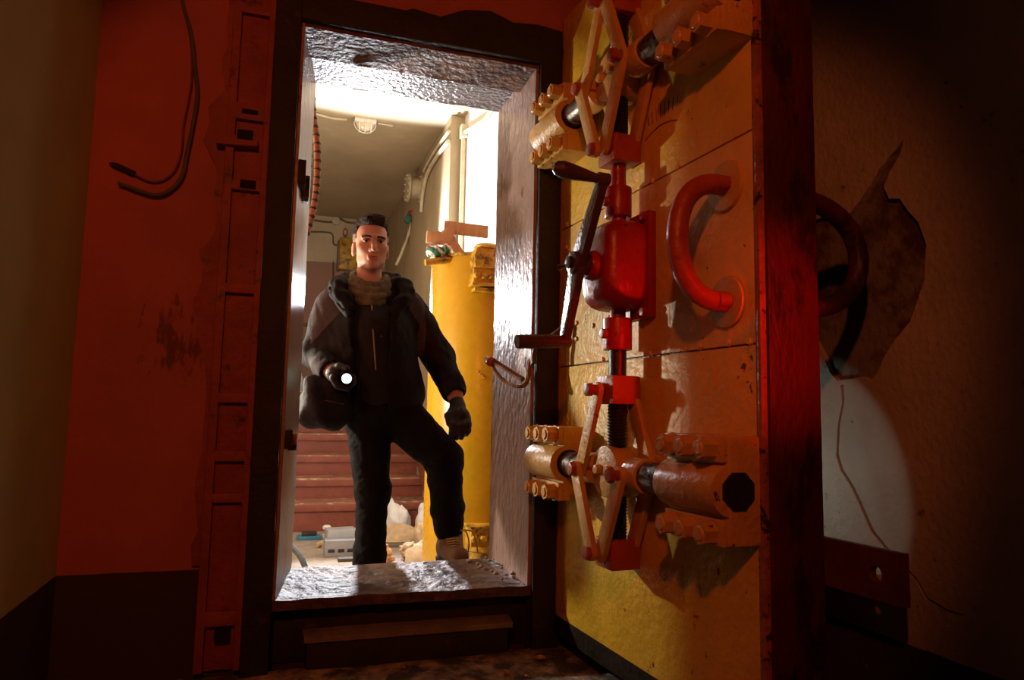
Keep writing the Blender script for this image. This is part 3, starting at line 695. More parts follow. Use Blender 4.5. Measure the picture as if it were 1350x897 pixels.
# hasp hook fixed to the right jamb
hk = tag(empty('hasp_hook', (OX1, 0.05, 0.84)), 'bent steel hook dangling on the glossy right jamb of the doorway', 'hook')
def HK(p): return Vector(p) - Vector(hk.location)
MB().tube([HK(p) for p in spline([(0.800, 0.02, 0.93), (0.785, 0.01, 0.885), (0.776, 0.0, 0.838), (0.755, 0.005, 0.822), (0.725, 0.06, 0.835), (0.700, 0.11, 0.875), (0.690, 0.13, 0.912)])], 0.007, 8).build('hook_rod', 'hook_steel', hk)
MB().tube([HK(p) for p in ((0.686, 0.135, 0.92), (0.765, 0.01, 0.845))], 0.009, 6).build('hook_bar', 'hook_steel', hk)
MB().cyl(HK((0.686, 0.115, 0.905)), HK((0.686, 0.145, 0.915)), 0.017, n=10).build('hook_eye', 'hook_steel', hk, 0.003)
MB().cyl(HK((0.79, 0.02, 0.93)), HK((0.815, 0.02, 0.93)), 0.016, n=10).build('staple', 'frame_black', hk, 0.003)
# catch plates on the left jamb
for z, h_, lab in ((1.455, 0.075, 'dark steel catch block high on the left doorway jamb'), (0.645, 0.055, 'dark steel catch block low on the left doorway jamb')):
    cpl = tag(empty('catch_block', (0.02, 0.10, z)), lab, 'catch', 'catch blocks on the left jamb')
    MB().box(0.0, 0.034, -0.085, 0.02, -h_ / 2, h_ / 2).build('body', 'frame_black', cpl, 0.002)
    MB().box(0.004, 0.05, 0.02, 0.10, -h_ / 2 - 0.01, h_ / 2 - 0.015).build('keeper', 'rust_trim', cpl, 0.002)

# ------------------------------------------------------------------ stairwell beyond the doorway
IL, IR, IR2, IF, IC, IY = -0.85, 1.28, 1.17, -0.16, 3.0, 6.3
struct(MB().box(IL - 0.1, IR + 0.1, TH, IY + 0.1, IF - 0.1, IF).build('floor_stairwell', 'cell_floor'), 'dusty pale concrete floor at the foot of the stairs', 'floor')
struct(MB().box(IL - 0.1, IR + 0.1, TH - 0.05, IY + 0.1, IC, IC + 0.1).build('ceiling_stairwell', 'plaster_ceiling'), 'tan stairwell ceiling bright near the doorway', 'ceiling')
struct(MB().box(IL - 0.1, IL, TH - 0.05, IY + 0.1, IF - 0.1, IC).build('wall_stairwell_left', 'plaster_tan'), 'tan left wall of the stairwell', 'wall')
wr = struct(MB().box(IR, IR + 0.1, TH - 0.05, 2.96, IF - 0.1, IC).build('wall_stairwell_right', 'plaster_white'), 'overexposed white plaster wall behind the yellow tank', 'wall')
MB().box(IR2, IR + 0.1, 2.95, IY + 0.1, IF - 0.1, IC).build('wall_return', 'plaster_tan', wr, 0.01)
struct(MB().box(IL - 0.1, IR + 0.1, IY, IY + 0.1, IF - 0.1, IC).build('wall_far', 'far_wall'), 'far cream wall with dusty pink lower band above the stairs', 'wall')
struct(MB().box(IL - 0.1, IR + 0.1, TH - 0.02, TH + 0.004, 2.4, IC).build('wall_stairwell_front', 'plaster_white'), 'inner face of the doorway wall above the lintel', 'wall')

# stairs
sc_ = tag(empty('staircase', (0.35, 3.326, IF)), 'painted red-brown staircase rising behind the man', 'stairs')
tz = [0.048, 0.202, 0.365, 0.53, 0.70, 0.90]; ty = [3.326 + 0.27 * i for i in range(6)]
zp = IF
for i, (z, y) in enumerate(zip(tz, ty)):
    yb = ty[i + 1] + 0.02 if i < 5 else IY - 0.004
    y_, z_ = y - 3.326, z - IF
    MB().box(IL - 0.35 + 0.004, IR2 - 0.35 - 0.003, y_, yb - 3.326, zp - IF - (0.0 if i == 0 else 0.03), z_ - 0.022).build('riser', 'step_red', sc_, 0.003)
    MB().box(IL - 0.35 + 0.004, IR2 - 0.35 - 0.003, y_ - 0.022, yb - 3.326, z_ - 0.024, z_).build('tread', 'step_worn', sc_, 0.004)
    MB().box(IL - 0.35 + 0.004, IR2 - 0.35 - 0.003, y_ - 0.026, y_ - 0.016, z_ - 0.062, z_ - 0.012).build('nosing', 'step_red', sc_, 0.002)
    zp = z
# stringer strip along the right of the flight
MB().prism([(y - 3.326, z - IF + 0.0) for y, z in zip(ty, tz)] + [(ty[-1] - 3.326, tz[-1] + 0.09 - IF), (ty[0] - 3.326 - 0.03, tz[0] + 0.13 - IF)], IR2 - 0.35 - 0.03, IR2 - 0.35 - 0.002, lambda a, b, d: (d, a - 0.03, b)).build('stringer', 'step_red', sc_, angle=20)
# low plinth inside the sill, the man's raised foot stands on it
tag(MB().box(0.56, 0.79, TH + 0.002, 0.74, IF, 0.128).build('inner_plinth', 'step_concrete', bevel=0.006), 'low concrete plinth inside the sill under the man\'s raised boot', 'step')

# yellow tank
TX, TY_, TR = 0.985, 1.32, 0.262
tk = tag(empty('yellow_tank', (TX, TY_, IF)), 'tall glossy yellow cylindrical filter tank standing beside the doorway', 'tank')
H_ = 1.50 - IF
MB().lathe([(TR, 0.0), (TR, H_ - 0.02), (TR - 0.004, H_ - 0.006), (TR - 0.016, H_), (0.03, H_ + 0.012)], (0, 0, 0), 72).build('shell', 'tank_yellow', tk, angle=35)
MB().lathe([(TR - 0.01, H_ - 0.012), (TR + 0.010, H_ - 0.008), (TR + 0.010, H_ + 0.006), (TR - 0.01, H_ + 0.010)], (0, 0, 0), 72).build('rim', 'fitting_yellow', tk, angle=35)
def Tp(p): return Vector(p) - Vector(tk.location)
# upper clamp: hooded box with a bolted flange
cx_, cy_ = 0.930, TY_ - TR
cm = MB().box(-0.068, 0.068, -0.03, 0.05, -0.085, -0.01).build('upper_clamp', 'fitting_yellow', tk, 0.006); cm.location = Tp((cx_, cy_, 1.43))
MB().prism([(-0.064, -0.01), (0.064, -0.01), (0.072, 0.04), (0.06, 0.085), (-0.06, 0.085), (-0.072, 0.04)], -0.055, 0.05, lambda a, b, d: (a, d, b)).build('hood', 'fitting_yellow', cm, 0.006)
MB().lathe([(0.058, 0.085), (0.062, 0.095), (0.05, 0.108), (0.03, 0.112)], (0, -0.005, 0), 24).build('hood_cap', 'fitting_yellow', cm)
MB().box(-0.075, 0.075, -0.045, 0.05, -0.098, -0.082).build('clamp_plate', 'fitting_yellow', cm, 0.003)
MB().box(-0.062, 0.078, -0.038, 0.05, -0.122, -0.106).build('clamp_plate', 'fitting_yellow', cm, 0.003)
for k in range(4):
    MB().cyl((-0.054 + 0.036 * k, -0.028, -0.05), (-0.054 + 0.036 * k, -0.052, -0.05), 0.015, 0.013, 6).build('hex_bolt', 'fitting_yellow', cm, 0.002)
# lower clamp and outlet drum
lm = MB().box(-0.075, 0.075, -0.055, 0.06, -0.03, 0.055).build('lower_clamp', 'fitting_yellow', tk, 0.005); lm.location = Tp((0.945, cy_ - 0.02, 0.16))
MB().box(-0.082, 0.082, -0.065, 0.06, 0.05, 0.062).build('clamp_plate', 'fitting_yellow', lm, 0.003)
for k in range(4):
    MB().cyl((-0.06 + 0.04 * k, -0.05, 0.005), (-0.06 + 0.04 * k, -0.078, 0.005), 0.017, 0.015, 6).build('hex_bolt', 'fitting_yellow', lm, 0.002)
MB().lathe([(0.078, -0.32), (0.078, -0.055), (0.086, -0.05), (0.086, -0.03), (0.02, -0.028)], (0.0, 0.0, 0), 32).build('outlet_drum', 'fitting_yellow', lm)
LEVER = ((0.80, 1.172, 1.482), (0.72, 1.160, 1.464), (0.652, 1.150, 1.448))
# lever on the rim, gusset at the far right
MB().tube([Tp(p) for p in LEVER], [0.018, 0.018, 0.016], 10).build('lever', 'fitting_yellow', tk)
MB().prism([(-0.10, 0.0), (0.13, 0.0), (0.13, 0.17)], -0.006, 0.006, lambda a, b, d: (1.06 + a - TX, -0.20 + d, 1.49 + b - IF)).build('gusset', 'fitting_yellow', tk, 0.002)
# raised weld lettering stub on the shell is left as small weld beads
for p in ((0.905, 0.93), (0.915, 0.915), (0.925, 0.91), (0.932, 0.90)):
    yy = TY_ - math.sqrt(TR ** 2 - (p[0] - TX) ** 2)
    MB().cyl(Tp((p[0], yy + 0.002, p[1])), Tp((p[0] + 0.004, yy - 0.004, p[1] - 0.003)), 0.006, 0.004, 8).build('weld_bead', 'tank_yellow', tk)

# boards and cloth lying on the tank top
bd = tag(MB().box(-0.113, 0.113, -0.011, 0.011, -0.031, 0.031).build('brown_board', 'board_brown', bevel=0.003), 'brown fibreboard strip held over the yellow tank top by a short prop', 'board')
bd.location = (0.870, 1.222, 1.650); bd.rotation_euler = (0, 0.02, 0)
b2 = MB().prism([(-0.058, -0.03), (0.062, -0.035), (0.082, 0.030), (0.072, 0.052), (0.042, 0.056), (0.024, 0.026), (-0.006, 0.033), (-0.026, 0.025), (-0.056, 0.03)], -0.012, 0.012, lambda a, b, d: (a, d, b)).build('broken_board', 'board_brown', bevel=0.003)
b2.location = (0.722, 1.2005, 1.589)
tag(b2, 'short broken brown board with ragged edge fixed to the fibreboard strip', 'board')
b3 = MB().box(-0.075, 0.075, -0.012, 0.012, -0.022, 0.022).build('support_board', 'board_brown', bevel=0.003)
b3.location = (0.806, 1.2440, 1.583); b3.rotation_euler = (0, 0.96, 0)
tag(b3, 'short slanted brown board propping the fibreboard strip', 'board')
g = SDF((0.60, 1.05, 1.44), (0.86, 1.35, 1.60), 0.005)
g.ell((0.715, 1.195, 1.505), (0.055, 0.06, 0.028)); g.ell((0.745, 1.18, 1.52), (0.045, 0.05, 0.022)); g.ell((0.69, 1.205, 1.525), (0.03, 0.04, 0.02)); g.wrinkle(0.006, 70, 2)
g.lo[2] += 0.006
g.drum((TX, TY_), TR + 0.009, 1.508)
for k in range(2): g.cap(LEVER[k], LEVER[k + 1], 0.0165, None, 0.003, sub=True)
g.box((0.60, 1.05, 1.560), (0.86, 1.35, 1.70), 0.004, sub=True)
rag = g.mesh('crumpled_rag', ['cloth_green', 'cloth_white', 'cloth_mauve'], pick=lambda c: np.where(np.sin(c[:, 0] * 90 + c[:, 2] * 120) > 0.45, 1, np.where(c[:, 2] > 1.528, 2, 0)))
tag(rag, 'crumpled green white and mauve rag on the tank rim', 'rag')

# conduits on the right wall
cd = tag(empty('wall_conduit', (IR, 2.9, 2.0)), 'cream painted conduit run bending over the white wall', 'conduit')
def Cp(p): return Vector(p) - Vector(cd.location)
MB().tube([Cp(p) for p in ((IR - 0.02, 2.90, 1.4), (IR - 0.02, 2.90, 2.86))], 0.02, 10).build('riser_pipe', 'conduit_cream', cd)
MB().tube([Cp(p) for p in spline([(IR - 0.02, 2.86, 2.84), (IR - 0.02, 2.5, 2.76), (IR - 0.02, 2.3, 2.72), (IR - 0.02, 2.15, 2.73), (IR - 0.02, 1.9, 2.72)])], 0.017, 10).build('branch_pipe', 'conduit_cream', cd)
MB().tube([Cp(p) for p in spline([(IR2 - 0.02, 2.94, 2.78), (IR2 - 0.02, 3.3, 2.80), (IR2 - 0.02, 3.7, 2.78), (IR2 - 0.02, 3.9, 2.66), (IR2 - 0.02, 3.95, 2.5)])], 0.017, 10).build('branch_pipe', 'conduit_cream', cd)
MB().tube([Cp(p) for p in spline([(IR2 - 0.02, 2.94, 2.86), (IR2 - 0.02, 3.5, 2.88), (IR2 - 0.02, 3.9, 2.86)])], 0.012, 8).build('branch_pipe', 'conduit_cream', cd)
MB().box(-0.05, 0.0, -0.05, 0.03, 0.80, 0.90).build('elbow_box', 'conduit_cream', cd, 0.006)
# flanged duct stub
fd = tag(empty('flanged_duct', (IR2, 4.05, 2.74)), 'short cream duct stub with bolted flanges on the upper wall', 'duct')
MB().cyl((0.01, 0, 0), (-0.135, 0, 0), 0.095, n=28).build('barrel', 'flange_cream', fd, 0.002)
for x in (0.0, -0.12):
    f_ = MB().cyl((x, 0, 0), (x - 0.018, 0, 0), 0.128, n=32).build('flange', 'flange_cream', fd, 0.002)
    for k in range(12):
        a = 2 * PI * k / 12
        MB().cyl((x + 0.005, 0.113 * math.cos(a), 0.113 * math.sin(a)), (x - 0.03, 0.113 * math.cos(a), 0.113 * math.sin(a)), 0.010, n=6).build('flange_bolt', 'flange_cream', f_)
# ceiling bulkhead lamp, unlit
bl = tag(empty('bulkhead_lamp', (0.56, 3.30, IC)), 'unlit white caged bulkhead lamp on the stairwell ceiling', 'lamp')
MB().box(-0.085, 0.085, -0.05, 0.05, -0.03, 0.004).build('base', 'lamp_white', bl, 0.012)
gl = SDF((-0.1, -0.07, -0.12), (0.1, 0.07, 0.0), 0.006); gl.ell((0, 0, -0.03), (0.072, 0.042, 0.062)); gl.mesh('glass_bowl', 'lamp_glass', bl)
for k in (-0.045, 0.0, 0.045):
    MB().tube([(k, 0.052 * math.cos(a), -0.025 - 0.075 * math.sin(a)) for a in [PI * i / 10 for i in range(11)]], 0.004, 6).build('cage_wire', 'lamp_white', bl)
MB().tube([(0.085 * math.cos(a), 0, -0.025 - 0.078 * math.sin(a)) for a in [PI * i / 12 for i in range(13)]], 0.004, 6).build('cage_wire', 'lamp_white', bl)
lc = MB().tube(spline([(0.42, 3.31, IC - 0.010), (0.30, 3.32, IC - 0.010), (0.10, 3.26, IC - 0.010), (-0.2, 3.22, IC - 0.010), (-0.45, 3.2, IC - 0.010)]), 0.010, 8).build('lamp_cable', 'conduit_cream')
tag(lc, 'cream cable running along the ceiling to the bulkhead lamp', 'cable')
tag(MB().tube([(0.66, 3.30, IC - 0.008), (0.78, 3.31, IC - 0.008)], 0.008, 8).build('lamp_cable', 'conduit_cream'), 'short cream cable stub beyond the bulkhead lamp', 'cable')

# things on the far wall
Yw = IY - 0.012
def fw(px, py): return zc(px, py, Yw)
def cable(name, pts, r, m_, label): return tag(MB().tube(spline([fw(*p) for p in pts], 5), r, 6).build(name, m_), label, 'cable')
cable('wall_cable', [(396, 284), (412, 290), (436, 293), (446, 288), (462, 294), (505, 296), (540, 294)], 0.012, 'cable_brown', 'brown cable running along the top of the far wall')
cable('wall_cable', [(396, 306), (425, 306), (438, 309), (440, 322), (452, 323), (470, 322)], 0.010, 'cable_brown', 'brown cable stepping down beside the oval plaque on the far wall')
for i, y in enumerate((300, 310, 324, 336)):
    cable('wall_cable', [(512, y), (521, y + 6), (528, y + 2), (541, y + 4)], 0.011, 'cable_brown', 'short brown cable looping to the valve cluster, ' + ('topmost', 'second', 'third', 'lowest')[i] + ' of four')
cable('drop_cable', [(439, 345), (439, 372), (438, 392)], 0.010, 'cable_brown', 'brown cable dropping down the pink lower band of the far wall')
x, y, z = fw(443, 292)
tag(MB().cyl((x, Yw + 0.02, z), (x, Yw - 0.03, z), 0.05, n=8).build('junction_box', 'conduit_cream', bevel=0.006), 'small cream junction box on the far wall cable', 'junction box')
x, y, z = fw(455, 307)
pq = tag(empty('oval_plaque', (x, Yw, z)), 'small dark red oval plaque on the far wall', 'sign')
for s_, m_, d_ in ((1.0, 'red_paint', 0.03), (0.55, 'conduit_cream', 0.036)):
    MB().prism([(0.028 * s_ * math.cos(2 * PI * i / 20), 0.052 * s_ * math.sin(2 * PI * i / 20)) for i in range(20)], 0, d_, lambda a, b, d: (a, 0.012 - d, b)).build('plate' if s_ == 1 else 'plate_centre', m_, pq, angle=20)
x, y, z = fw(462, 336)
yb_ = tag(empty('yellow_box', (x, Yw, z)), 'yellow switch box on the far wall beside the man\'s head', 'switch box')
MB().box(-0.14, 0.14, -0.09, 0.014, -0.20, 0.18).build('body', 'fitting_yellow', yb_, 0.03)
MB().box(-0.155, -0.12, -0.07, 0.012, -0.21, 0.15).build('side_rim', 'cable_brown', yb_, 0.01)
# valve cluster where far wall and right wall meet
vcx = tag(empty('valve_cluster', (IR2 - 0.08, 4.6, 2.2)), 'cluster of small pipes with a teal handwheel below the duct stub', 'valve')
def vz(px, py, y): return Vector(zc(px, py, y)) - Vector(vcx.location)
for pts, r, m_ in (([(545, 275), (541, 300), (531, 330), (522, 350)], 0.014, 'conduit_cream'), ([(552, 278), (548, 305), (545, 345)], 0.012, 'cable_brown'), ([(556, 290), (558, 318), (553, 340)], 0.014, 'hose_tan'), ([(540, 278), (536, 290), (534, 320)], 0.01, 'cable_brown')):
    MB().tube(spline([vz(a, b, 4.6) for a, b in pts], 5), r, 8).build('pipe', m_, vcx)
c_ = vz(538, 289, 4.5); MB().cyl(c_, c_ + Vector((0, 0.05, 0)), 0.036, n=14).build('handwheel', 'teal_paint', vcx, 0.01)
c_ = vz(545, 280, 4.5); MB().cyl(c_, c_ + Vector((0, 0.05, 0)), 0.03, n=12).build('valve_body', 'red_paint', vcx, 0.008)
c_ = vz(550, 334, 4.5); MB().cyl(c_, c_ + Vector((0, 0.07, 0)), 0.035, n=12).build('valve_body', 'dark_box', vcx, 0.008)
# small fittings seen at the left of the stairs
tag(MB().box(-0.06, 0.06, -0.05, 0.05, 0, 0.16).build('dark_crate', 'dark_box', bevel=0.01, loc=(0.16, 4.95, 0.90)), 'small dark box standing at the top of the stairs', 'box')
tag(MB().lathe([(0.03, 0), (0.034, 0.01), (0.034, 0.12), (0.015, 0.15), (0.015, 0.18)], n=16).build('pale_bottle', 'light_plastic', loc=(0.215, 4.85, 0.90)), 'pale bottle beside the dark box at the stair top', 'bottle')
x, y, z = zc(392, 428, IY - 0.02)
tag(MB().tube([(x - 0.3, IY - 0.02, z), (x + 0.18, IY - 0.02, z)], 0.02, 8).build('wall_rail', 'cable_brown'), 'thin brown rail on the pink band of the far wall', 'rail')

# taped hoses hanging inside the left jamb
def hose(pts, r, label):
    P = spline([zc(a, b, y) for a, b, y in pts], 8)
    hz = tag(empty('taped_hose', P[-1]), label, 'hose', 'taped hoses inside the left jamb')
    q = [p - P[-1] for p in P]
    MB().tube(q, r, 10).build('hose', 'hose_tan', hz)
    for i in range(2, len(q) - 2, 2):
        d = (q[i + 1] - q[i - 1]).normalized(); sk = Vector((0.3, 0.2, 0.1)) * 0.006
        MB().cyl(q[i] - d * 0.005 + sk, q[i] + d * 0.005 - sk, r * 1.06, n=10).build('tape_wrap', 'hose_tape', hz)
hose([(411, 90, 0.62), (412, 145, 0.62), (418, 190, 0.62), (418, 235, 0.62), (413, 275, 0.62), (400, 318, 0.62), (380, 345, 0.62)], 0.013, 'thick tan hose spiralled with black tape, bowing past the left jamb')
hose([(402, 100, 0.66), (408, 160, 0.66), (408, 220, 0.66), (403, 260, 0.66), (392, 300, 0.66)], 0.010, 'thinner taped tan hose close behind the left jamb')
# dark strap end on the floor left
tag(MB().tube(spline([zc(372, 708, 1.1), zc(386, 722, 1.0), zc(398, 738, 0.9), zc(410, 770, 0.8)]), 0.012, 8).build('dark_rod', 'frame_black'), 'dark bent rod leaning behind the sill at the left jamb', 'rod')
# pale plank with a red end leaning on the tank, seen under the man's arm
wp = tag(empty('pale_plank', (0.885, 1.80, IF)), 'narrow pale plank with a red painted top leaning on the yellow tank', 'plank')
wp.rotation_euler = (0.10, 0.0, 0.0)
MB().box(-0.028, 0.028, -0.008, 0.008, 0.0, 1.10).build('board', 'cloth_white', wp, 0.002); MB().box(-0.029, 0.029, -0.009, 0.009, 1.05, 1.28).build('red_end', 'red_paint', wp, 0.002)

# ------------------------------------------------------------------ litter at the foot of the stairs
def fz(px, py, z=IF):
    d = np.array([px - 675.0, -(py - 448.5), -F]); r = np.array([X_ @ d, Y_ @ d, U_ @ d]); t = (z - 0.736) / r[2]
    return Vector((t * r[0], -2.184 + t * r[1], z))
def blob(name, m_, c, size, label, cat, seed, amp=0.012, freq=35, parts=4, group=None):
    c = Vector(c); sx, sy, sz = size; rg = random.Random(seed)
    h = max(size) / 16
    g = SDF((-sx * 1.3, -sy * 1.3, -0.02), (sx * 1.3, sy * 1.3, sz * 1.4), h)
    g.ell((0, 0, sz * 0.42), (sx * 0.8, sy * 0.8, sz * 0.45), k=sx * 0.2)
    for _ in range(parts):
        g.ell((rg.uniform(-0.5, 0.5) * sx, rg.uniform(-0.5, 0.5) * sy, sz * rg.uniform(0.4, 0.7)), (sx * rg.uniform(0.3, 0.5), sy * rg.uniform(0.3, 0.5), sz * rg.uniform(0.25, 0.4)), k=sx * 0.08)
    g.wrinkle(amp, freq, seed)
    g.box((-1, -1, -0.2), (1, 1, 0.0), k=0.002, sub=True)
    o = g.mesh(name, m_); o.location = c; tag(o, label, cat, group); return o
blob('plastic_bag', 'paper_white', (0.86, 2.97, IF), (0.11, 0.11, 0.27), 'crumpled white plastic bag standing against the first step', 'bag', 1, 0.010, 40)
blob('plastic_bag', 'paper_white', (1.045, 2.80, IF), (0.12, 0.11, 0.26), 'bulging white plastic bag slumped beside the tank', 'bag', 2, 0.012, 40)
blob('paper_heap', 'scrap_cream', (0.98, 2.42, IF), (0.13, 0.10, 0.20), 'crumpled cream paper sheet in the litter heap under the white bags', 'paper', 3, 0.014, 60)
blob('paper_heap', 'scrap_cream', (0.88, 2.23, IF), (0.12, 0.08, 0.10), 'flattened cream paper at the front of the litter heap', 'paper', 4, 0.014, 60)
blob('rusty_lump', 'scrap_orange', (0.655, 2.12, IF), (0.06, 0.05, 0.09), 'small rusty orange lump in front of the litter heap', 'rubbish', 5, 0.012, 80)
blob('paper_heap', 'scrap_cream', (1.10, 2.22, IF), (0.085, 0.09, 0.17), 'folded cream wrapper leaning by the tank foot', 'paper', 6, 0.014, 60)
# fan-shaped cardboard
pts = [(0, 0)] + [(0.19 * math.cos(a), 0.13 * math.sin(a)) for a in [PI * (0.02 + 0.96 * i / 16) for i in range(17)]]
cb = MB().prism(pts, -0.012, 0.012, lambda a, b, d: (a, d, b)).build('cardboard_disc', 'scrap_cream', bevel=0.004); cb.location = (0.80, 2.58, IF + 0.03); cb.rotation_euler = (-0.5, 0.0, -0.1)
tag(cb, 'half-round tan cardboard piece leaning in the litter', 'cardboard')
cb2 = MB().prism([(-0.11, 0), (0.09, 0), (0.13, 0.07), (0.0, 0.13), (-0.08, 0.10)], -0.008, 0.008, lambda a, b, d: (a, d, b)).build('cardboard_flap', 'scrap_cream', bevel=0.003); cb2.location = (0.86, 2.00, IF + 0.01); cb2.rotation_euler = (-0.8, 0.1, 0.3)
tag(cb2, 'bent cream cardboard flap at the front of the litter', 'cardboard')
bx_ = tag(MB().box(-0.10, 0.10, -0.07, 0.07, 0, 0.09).build('grey_case', 'light_plastic', bevel=0.012, loc=(0.47, 2.88, IF)), 'light grey plastic case lying by the bottom step', 'case'); bx_.rotation_euler = (0, 0, 0.1)
gb2 = tag(empty('vent_block', (0.44, 2.42, IF)), 'grey plastic block with a row of slots on the floor', 'block')
MB().box(-0.11, 0.16, -0.06, 0.06, 0, 0.10).build('body', 'grey_plastic', gb2, 0.008)
for k in range(4): MB().box(-0.09 + 0.058 * k, -0.05 + 0.058 * k, -0.063, -0.05, 0.028, 0.048).build('slot', 'black_plastic', gb2, 0.002)
tb = tag(empty('blue_tray', (0.27, 3.02, IF)), 'small blue and black tray on the floor by the bottom step', 'tray')
MB().box(-0.08, 0.08, -0.05, 0.05, 0, 0.025).build('tray', 'blue_plastic', tb, 0.006); MB().box(-0.05, 0.05, -0.03, 0.03, 0.022, 0.05).build('insert', 'black_plastic', tb, 0.006)
kn = tag(empty('cream_knob', (0.39, 3.06, IF)), 'small cream knob standing on the floor beside the blue tray', 'knob')
MB().lathe([(0.025, 0), (0.025, 0.02), (0.014, 0.03), (0.014, 0.055)], n=16).build('stem', 'lamp_white', kn); MB().lathe([(0.014, 0.05), (0.03, 0.06), (0.03, 0.075), (0.018, 0.085)], n=16).build('cap', 'lamp_white', kn)
for i, (x, y, a, m_) in enumerate(((0.36, 2.72, 0.7, 'scrap_cream'), (0.41, 2.66, 0.3, 'scrap_cream'))):
    p = MB().tube([(-0.075, 0, 0.018), (-0.02, 0.012, 0.022), (0.03, -0.008, 0.022), (0.075, 0.0, 0.016)], [0.016, 0.018, 0.014, 0.015], 8).build('broken_stick', m_, loc=(x, y, IF)); p.rotation_euler = (0, 0, a)
    tag(p, ('pale stick lying before the grey case' if i == 0 else 'shorter pale stick crossing another before the grey case'), 'stick')
rg_ = MB(); P = [(0.075 * math.cos(2 * PI * i / 24), 0.055 * math.sin(2 * PI * i / 24), 0.014) for i in range(25)]
tag(rg_.tube(P, 0.016, 8).build('tan_ring', 'fitting_yellow', loc=(1.00, 1.88, IF)), 'tan ring lying in front of the litter heap', 'ring')
tag(MB().box(-0.13, 0.13, -0.03, 0.03, 0, 0.03).build('dark_strip', 'grey_plastic', bevel=0.008, loc=(0.80, 1.93, IF)), 'dark grey strip lying at the front edge of the litter', 'strip')
tag(MB().box(-0.10, 0.05, -0.03, 0.03, 0, 0.02).build('dark_strip', 'dark_box', bevel=0.004, loc=(0.50, 2.24, IF)), 'thin dark strip lying before the slotted grey block', 'strip')
o = tag(empty('black_flask', (0.755, 3.12, IF)), 'small black flask with shiny cap near the white bags', 'flask')
MB().lathe([(0.035, 0), (0.04, 0.02), (0.04, 0.11), (0.02, 0.14)], n=18).build('body', 'black_plastic', o); MB().lathe([(0.022, 0.13), (0.022, 0.155), (0.012, 0.165)], n=14).build('cap', 'light_plastic', o)
for i, (x, r) in enumerate(((0.70, 0.03), (0.75, 0.034), (0.78, 0.028))):
    o = bpy.data.objects.new('pale_pebble', pm[i]); C.objects.link(o); s_ = r / 0.012; o.scale = (s_, s_, s_); o.location = (x + 0.1, 3.44, 0.048 + r * 0.55)
    o.data = pm[i].copy(); o.data.materials.clear(); o.data.materials.append(MATS['scrap_cream' if i else 'cable_brown'])
    tag(o, 'pale lump of rubble lying on the first tread', 'rubble', 'lumps on the first tread')
for i in range(7):
    o = dup(bpy.data.objects['pale_pebble'], (0.86 + 0.035 * i, 3.42 + 0.03 * math.sin(i * 2.3), 0.060), rot=(0, 0, i), scale=(1.6, 1.2, 0.9)); o.name = 'pale_pebble'

# ------------------------------------------------------------------ the man
HC = np.array([0.335, 0.665, 1.402])
def hp(x, y, z): return HC + np.array([x, y, z])
g = SDF((0.03, 0.36, -0.18), (0.80, 0.92, 1.56), 0.0036)
# head
g.ell(hp(0, 0.015, 0.030), (0.0655, 0.090, 0.070), 0.01)
g.ell(hp(0, -0.018, -0.022), (0.0585, 0.070, 0.085), 0.02)
g.ell(hp(0, -0.030, -0.078), (0.038, 0.046, 0.034), 0.022)
g.ell(hp(0, -0.066, -0.100), (0.019, 0.016, 0.013), 0.016)
for s_ in (-1, 1):
    g.ell(hp(s_ * 0.038, -0.052, -0.030), (0.021, 0.022, 0.018), 0.02)
    g.ell(hp(s_ * 0.040, -0.010, -0.070), (0.012, 0.026, 0.022), 0.02)
    g.cap(hp(s_ * 0.010, -0.084, 0.008), hp(s_ * 0.042, -0.072, 0.010), 0.0095, 0.008, 0.012)
    g.ell(hp(s_ * 0.0285, -0.092, -0.008), (0.0165, 0.016, 0.0095), 0.010, sub=True)
g.chain([hp(0, -0.080, 0.004), hp(0, -0.092, -0.020), hp(0, -0.1035, -0.042)], [0.0075, 0.008, 0.0105], 0.010)
for s_ in (-1, 1): g.ell(hp(s_ * 0.0115, -0.092, -0.046), (0.0075, 0.009, 0.007), 0.006)
g.cap(hp(-0.017, -0.0785, -0.0660), hp(0.017, -0.0785, -0.0660), 0.0045, None, 0.006); g.cap(hp(-0.014, -0.0785, -0.0745), hp(0.014, -0.0785, -0.0745), 0.0058, None, 0.006)
g.cap(hp(-0.021, -0.0845, -0.0698), hp(0.021, -0.0845, -0.0698), 0.0020, None, 0.003, sub=True)
for s_ in (-1, 1):
    g.ell(hp(s_ * 0.0675, 0.010, -0.026), (0.009, 0.020, 0.030), 0.006); g.ell(hp(s_ * 0.0745, 0.006, -0.022), (0.004, 0.010, 0.018), 0.004, sub=True)
# neck and trunk
g.cap(hp(0, 0.024, -0.06), (0.338, 0.71, 1.215), 0.045, 0.056, 0.016)
g.cap((0.338, 0.715, 1.205), (0.345, 0.71, 1.10), 0.07, 0.11, 0.03)
g.cap((0.345, 0.71, 1.10), (0.38, 0.715, 0.80), 0.105, 0.10, 0.03)
g.cap((0.25, 0.71, 1.16), (0.45, 0.71, 1.165), 0.055, None, 0.03)
ARM_R = [(0.200, 0.71, 1.165), (0.142, 0.735, 0.955), (0.198, 0.585, 0.880), (0.212, 0.555, 0.868)]
ARM_L = [(0.500, 0.71, 1.170), (0.648, 0.735, 0.955), (0.683, 0.605, 0.805), (0.689, 0.585, 0.765)]
LEG_R = [(0.350, 0.715, 0.74), (0.388, 0.70, 0.395), (0.386, 0.745, -0.06)]
LEG_L = [(0.470, 0.715, 0.735), (0.650, 0.600, 0.545), (0.688, 0.640, 0.20)]
g.chain(ARM_R, [0.05, 0.04, 0.029, 0.027]); g.chain(ARM_L, [0.05, 0.04, 0.029, 0.027])
g.chain(LEG_R, [0.07, 0.042, 0.032]); g.chain(LEG_L, [0.07, 0.042, 0.032])
